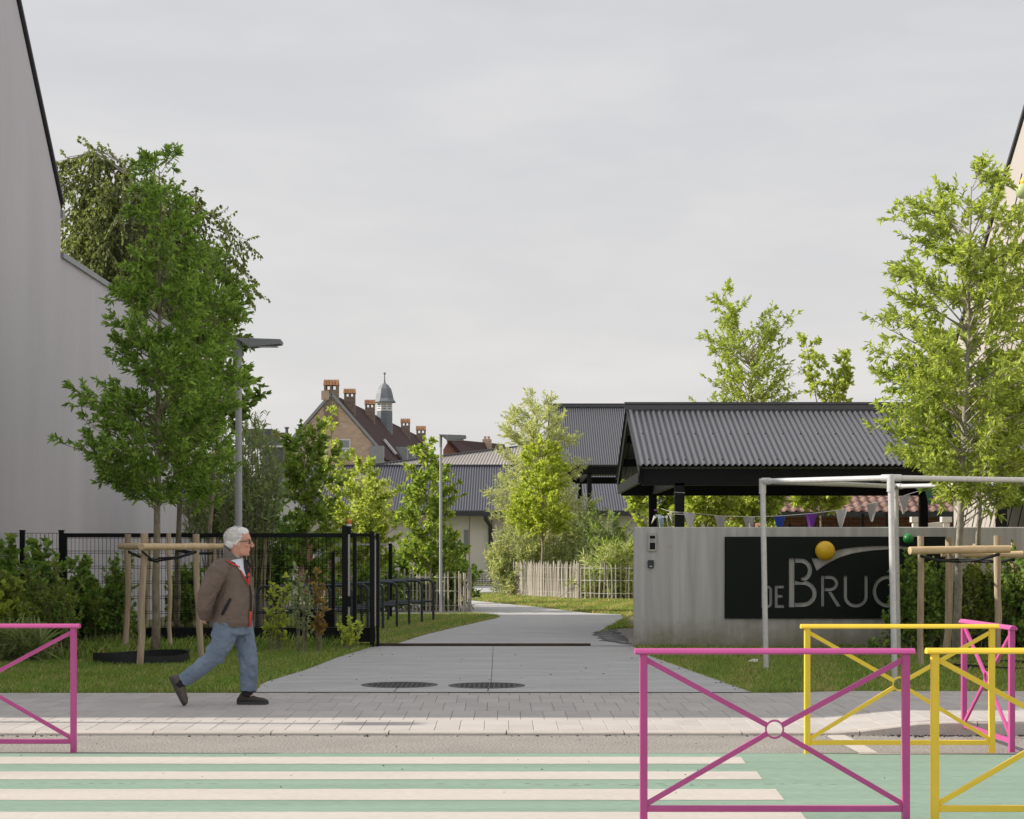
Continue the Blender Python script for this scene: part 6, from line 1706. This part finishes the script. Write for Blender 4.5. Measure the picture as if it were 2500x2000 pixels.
# left shrubs before the fence
for i, (rows_, d_, lab, lf_, l2, ll, lw) in enumerate((
    ([(1312, -40, 30), (1355, -60, 70), (1420, -70, 120), (1500, -70, 140), (1570, -60, 130)], 26.6, 'leafy green shrub at the left edge in front of the fence', 'shrub', 'lime', .11, .36),
    ([(1325, 95, 125), (1375, 75, 150), (1430, 60, 180), (1500, 70, 200), (1570, 80, 190)], 26.9, 'leafy shrub with upright tips before the black fence post', 'shrub', 'lime', .11, .34),
    ([(1400, 60, 160), (1450, 40, 200), (1520, 40, 200), (1590, 60, 190)], 25.4, 'fine leaved feathery shrub behind the left magenta barrier', 'shrub_olive', 'shrub', .06, .3),
    ([(1385, 185, 225), (1430, 160, 240), (1480, 160, 280), (1550, 170, 260)], 27.2, 'loose yellowish shrub between the fence and the first tree frame', 'shrub', 'shrub_olive', .095, .42),
    ([(1350, 285, 310), (1400, 265, 320), (1470, 255, 330), (1550, 270, 320)], 27.4, 'slim upright bush seen between the first timber stakes', 'shrub', 'lime', .07, .34),
    ([(1415, -60, 40), (1470, -60, 70), (1540, -60, 90), (1600, -50, 80)], 25.0, 'yellowish low shrub at the bottom left edge', 'shrub_olive', 'yellow', .10, .42),
    ([(1400, 425, 490), (1450, 420, 490), (1520, 425, 485)], 29.2, 'small green bush behind the gate between the stakes', 'shrub', 'lime', .09, .4))):
    xm = (rows_[-1][1] + rows_[-1][2]) / 2
    plant('front_shrub', lab, 'bush', Vector(((xm - 1250) * d_ / F, d_, .04)), d_, rows_, lf_, leaf_len=ll, leaf_w=lw, limbs=40, twigs=11, per=9, bush=True, seed=60 + i, gap=.12, spread=.22, twig_len=.24, stem_r=.007, leafmat2=l2, f2=.3, group='shrubs along the left fence')
# saplings in front of the gate
for i, (rows_, d_, lab, lf_, n_) in enumerate((
    ([(1418, 665, 705), (1450, 650, 715), (1480, 648, 700), (1510, 642, 712), (1535, 650, 690), (1555, 655, 675)], 26.7, 'golden leaved sapling in front of the gate by the man', 'yellow', 17),
    ([(1400, 715, 760), (1440, 710, 755), (1490, 715, 750), (1540, 725, 752)], 26.3, 'thin whippy green sapling in the middle of the gate', 'willow', 13),
    ([(1410, 760, 780), (1450, 765, 790), (1500, 768, 795), (1545, 765, 785)], 26.5, 'reddish leaved sapling right of the whippy green one', 'autumn', 12),
    ([(1522, 860, 876), (1545, 820, 880), (1568, 825, 878)], 26.9, 'low golden sapling at the foot of the gate post', 'yellow', 13))):
    xm = (rows_[-1][1] + rows_[-1][2]) / 2
    plant('sapling', lab, 'sapling', Vector(((xm - 1250) * d_ / F, d_, .04)), d_, rows_, lf_, leaf_len=.075, leaf_w=.3, limbs=n_, twigs=6, per=5, bush=True, gap=.15, seed=80 + i, spread=.05, twig_len=.15, stem_r=.006, group='saplings before the gate')
plant('grass_tuft', 'arching tuft of long grass at the left edge below the shrubs', 'grass', Vector((-6.3, 24.4, .04)), 24.4, [(1560, -20, 90), (1590, -30, 100), (1615, -20, 80)], 'willow', leaf_len=.35, leaf_w=.03, limbs=40, twigs=6, per=5, bush=True, seed=90, spread=.25, twig_len=.15, upright=.9, stem_r=.003)

# ------------------------------------------------------------------ grass
def xy(pts): return [(p.x, p.y) for p in pts]
LL = [(-7.8, LAWN_D + .02), (front_poly[0].x - .01, LAWN_D + .02)] + [(p.x + .02 * math.sin(p.y * 3), p.y) for p in front_poly[1:]] + [(gx(900), 28.4), (-7.8, 28.4)]
grass('lawn_grass', 'green grass of the left lawn around the trees', LL, 130000, .025, .085, dry=.22, seed=1)
grass('lawn_grass', 'longer grass along the foot of the left shrubs and the gate', [(-7.8, 24.6), (-5.4, 24.9), (-4.2, 26.6), (-2.7, 27.6), (-2.4, 28.2), (-7.8, 28.2)], 9000, .08, .26, dry=.15, seed=2, width=.004)
RL = [(right_line[0].x - .02, LAWN_D + .02), (right_line[1].x - .02, right_line[1].y), (right_line[2].x + .01, 27.97), (9.0, 27.97), (9.0, LAWN_D + .02)]
grass('lawn_grass', 'green grass of the right lawn before the concrete wall', RL, 130000, .025, .085, dry=.30, seed=3)
IL = [(gx(920), 28.6), (G(971, 1571).x - .01, G(971, 1571).y)] + xy([G(x, y) for x, y in L_far[1:9]]) + [(-6.8, 41.8), (-6.8, 28.6)]
grass('verge_grass', 'grass growing through pavers under the bicycle stands', IL, 90000, .02, .06, dry=.38, seed=4, width=.0045)
M['paver'] = mat('grass_paver', (0.30, 0.29, 0.27), .9, var=.15, vscale=8, coord='World')
mb = MB(); ip = [tuple(p) for p in IL]; ys = 29.0
while ys < 42:
    xs_ = -6.5
    while xs_ < 0:
        if in_poly(np.array([xs_]), np.array([ys]), ip)[0] and random.random() < .8: mb.box(xs_ - .045, xs_ + .045, ys - .05, ys + .05, .03, .052)
        xs_ += .2
    ys += .2
pvr = mb.build('grass_paver', M['paver'], None); tag(pvr, 'concrete grid pavers showing through the grass by the bicycle stands', 'pavers', kind='stuff')
FL = [(-.9, 56), (G(1150, 1466).x - 2, G(1150, 1466).y + .1)] + xy([G(x, y - .4) for x, y in R_far[1:6]]) + [(G(1545, 1503).x, G(1545, 1503).y), (4.5, 42), (4.5, 57), (1.0, 62), (-1.5, 62)]
grass('verge_grass', 'sunlit dry grass between the drive and the right picket fence', FL, 60000, .03, .09, dry=.62, seed=5, width=.008)
FR = xy([G(1535, 1505), G(1495, 1529.5), G(1462, 1546.5), G(1500, 1535), G(1552, 1533)]) + [(2.3, 35.5), (2.6, 43), (G(1545, 1503).x, G(1545, 1503).y)]
grass('verge_grass', 'strip of grass between the drive tip and the concrete wall', FR, 14000, .03, .08, dry=.55, seed=6, width=.006)
mb = MB()   # gravel and leaf crumbs in the gutter by the high kerb and along the drive edge
rg = random.Random(4)
for _ in range(260):
    xx = rg.uniform(3.2, 4.6) if rg.random() < .7 else rg.uniform(-6, 5); yy = KERB_D - abs(rg.gauss(.0, .05)) - .012; s_ = rg.uniform(.003, .009)
    mb.box(xx - s_, xx + s_, yy - s_, yy + s_, 0, s_ * 1.2)
for _ in range(40):
    xx = rg.uniform(-5, 5); yy = rg.uniform(11, 15.2); s_ = rg.uniform(.002, .0045)
    mb.box(xx - s_ * 1.4, xx + s_, yy - s_, yy + s_, .003, .005 + s_ * .8)
for _ in range(60):
    yy = rg.uniform(19.4, 27.8); xx = rg.uniform(left_x(yy), right_x(yy)); s_ = rg.uniform(.004, .011)
    if rg.random() < .6: xx = left_x(yy) + abs(rg.gauss(0, .15)) if rg.random() < .5 else right_x(yy) - abs(rg.gauss(0, .15))
    mb.box(xx - s_ * 1.5, xx + s_, yy - s_, yy + s_, ZP, ZP + s_ * .7)
gv = mb.build('gutter_gravel', M['iron'], None); tag(gv, 'loose gravel and leaf crumbs lying along the gutter', 'gravel', kind='stuff')
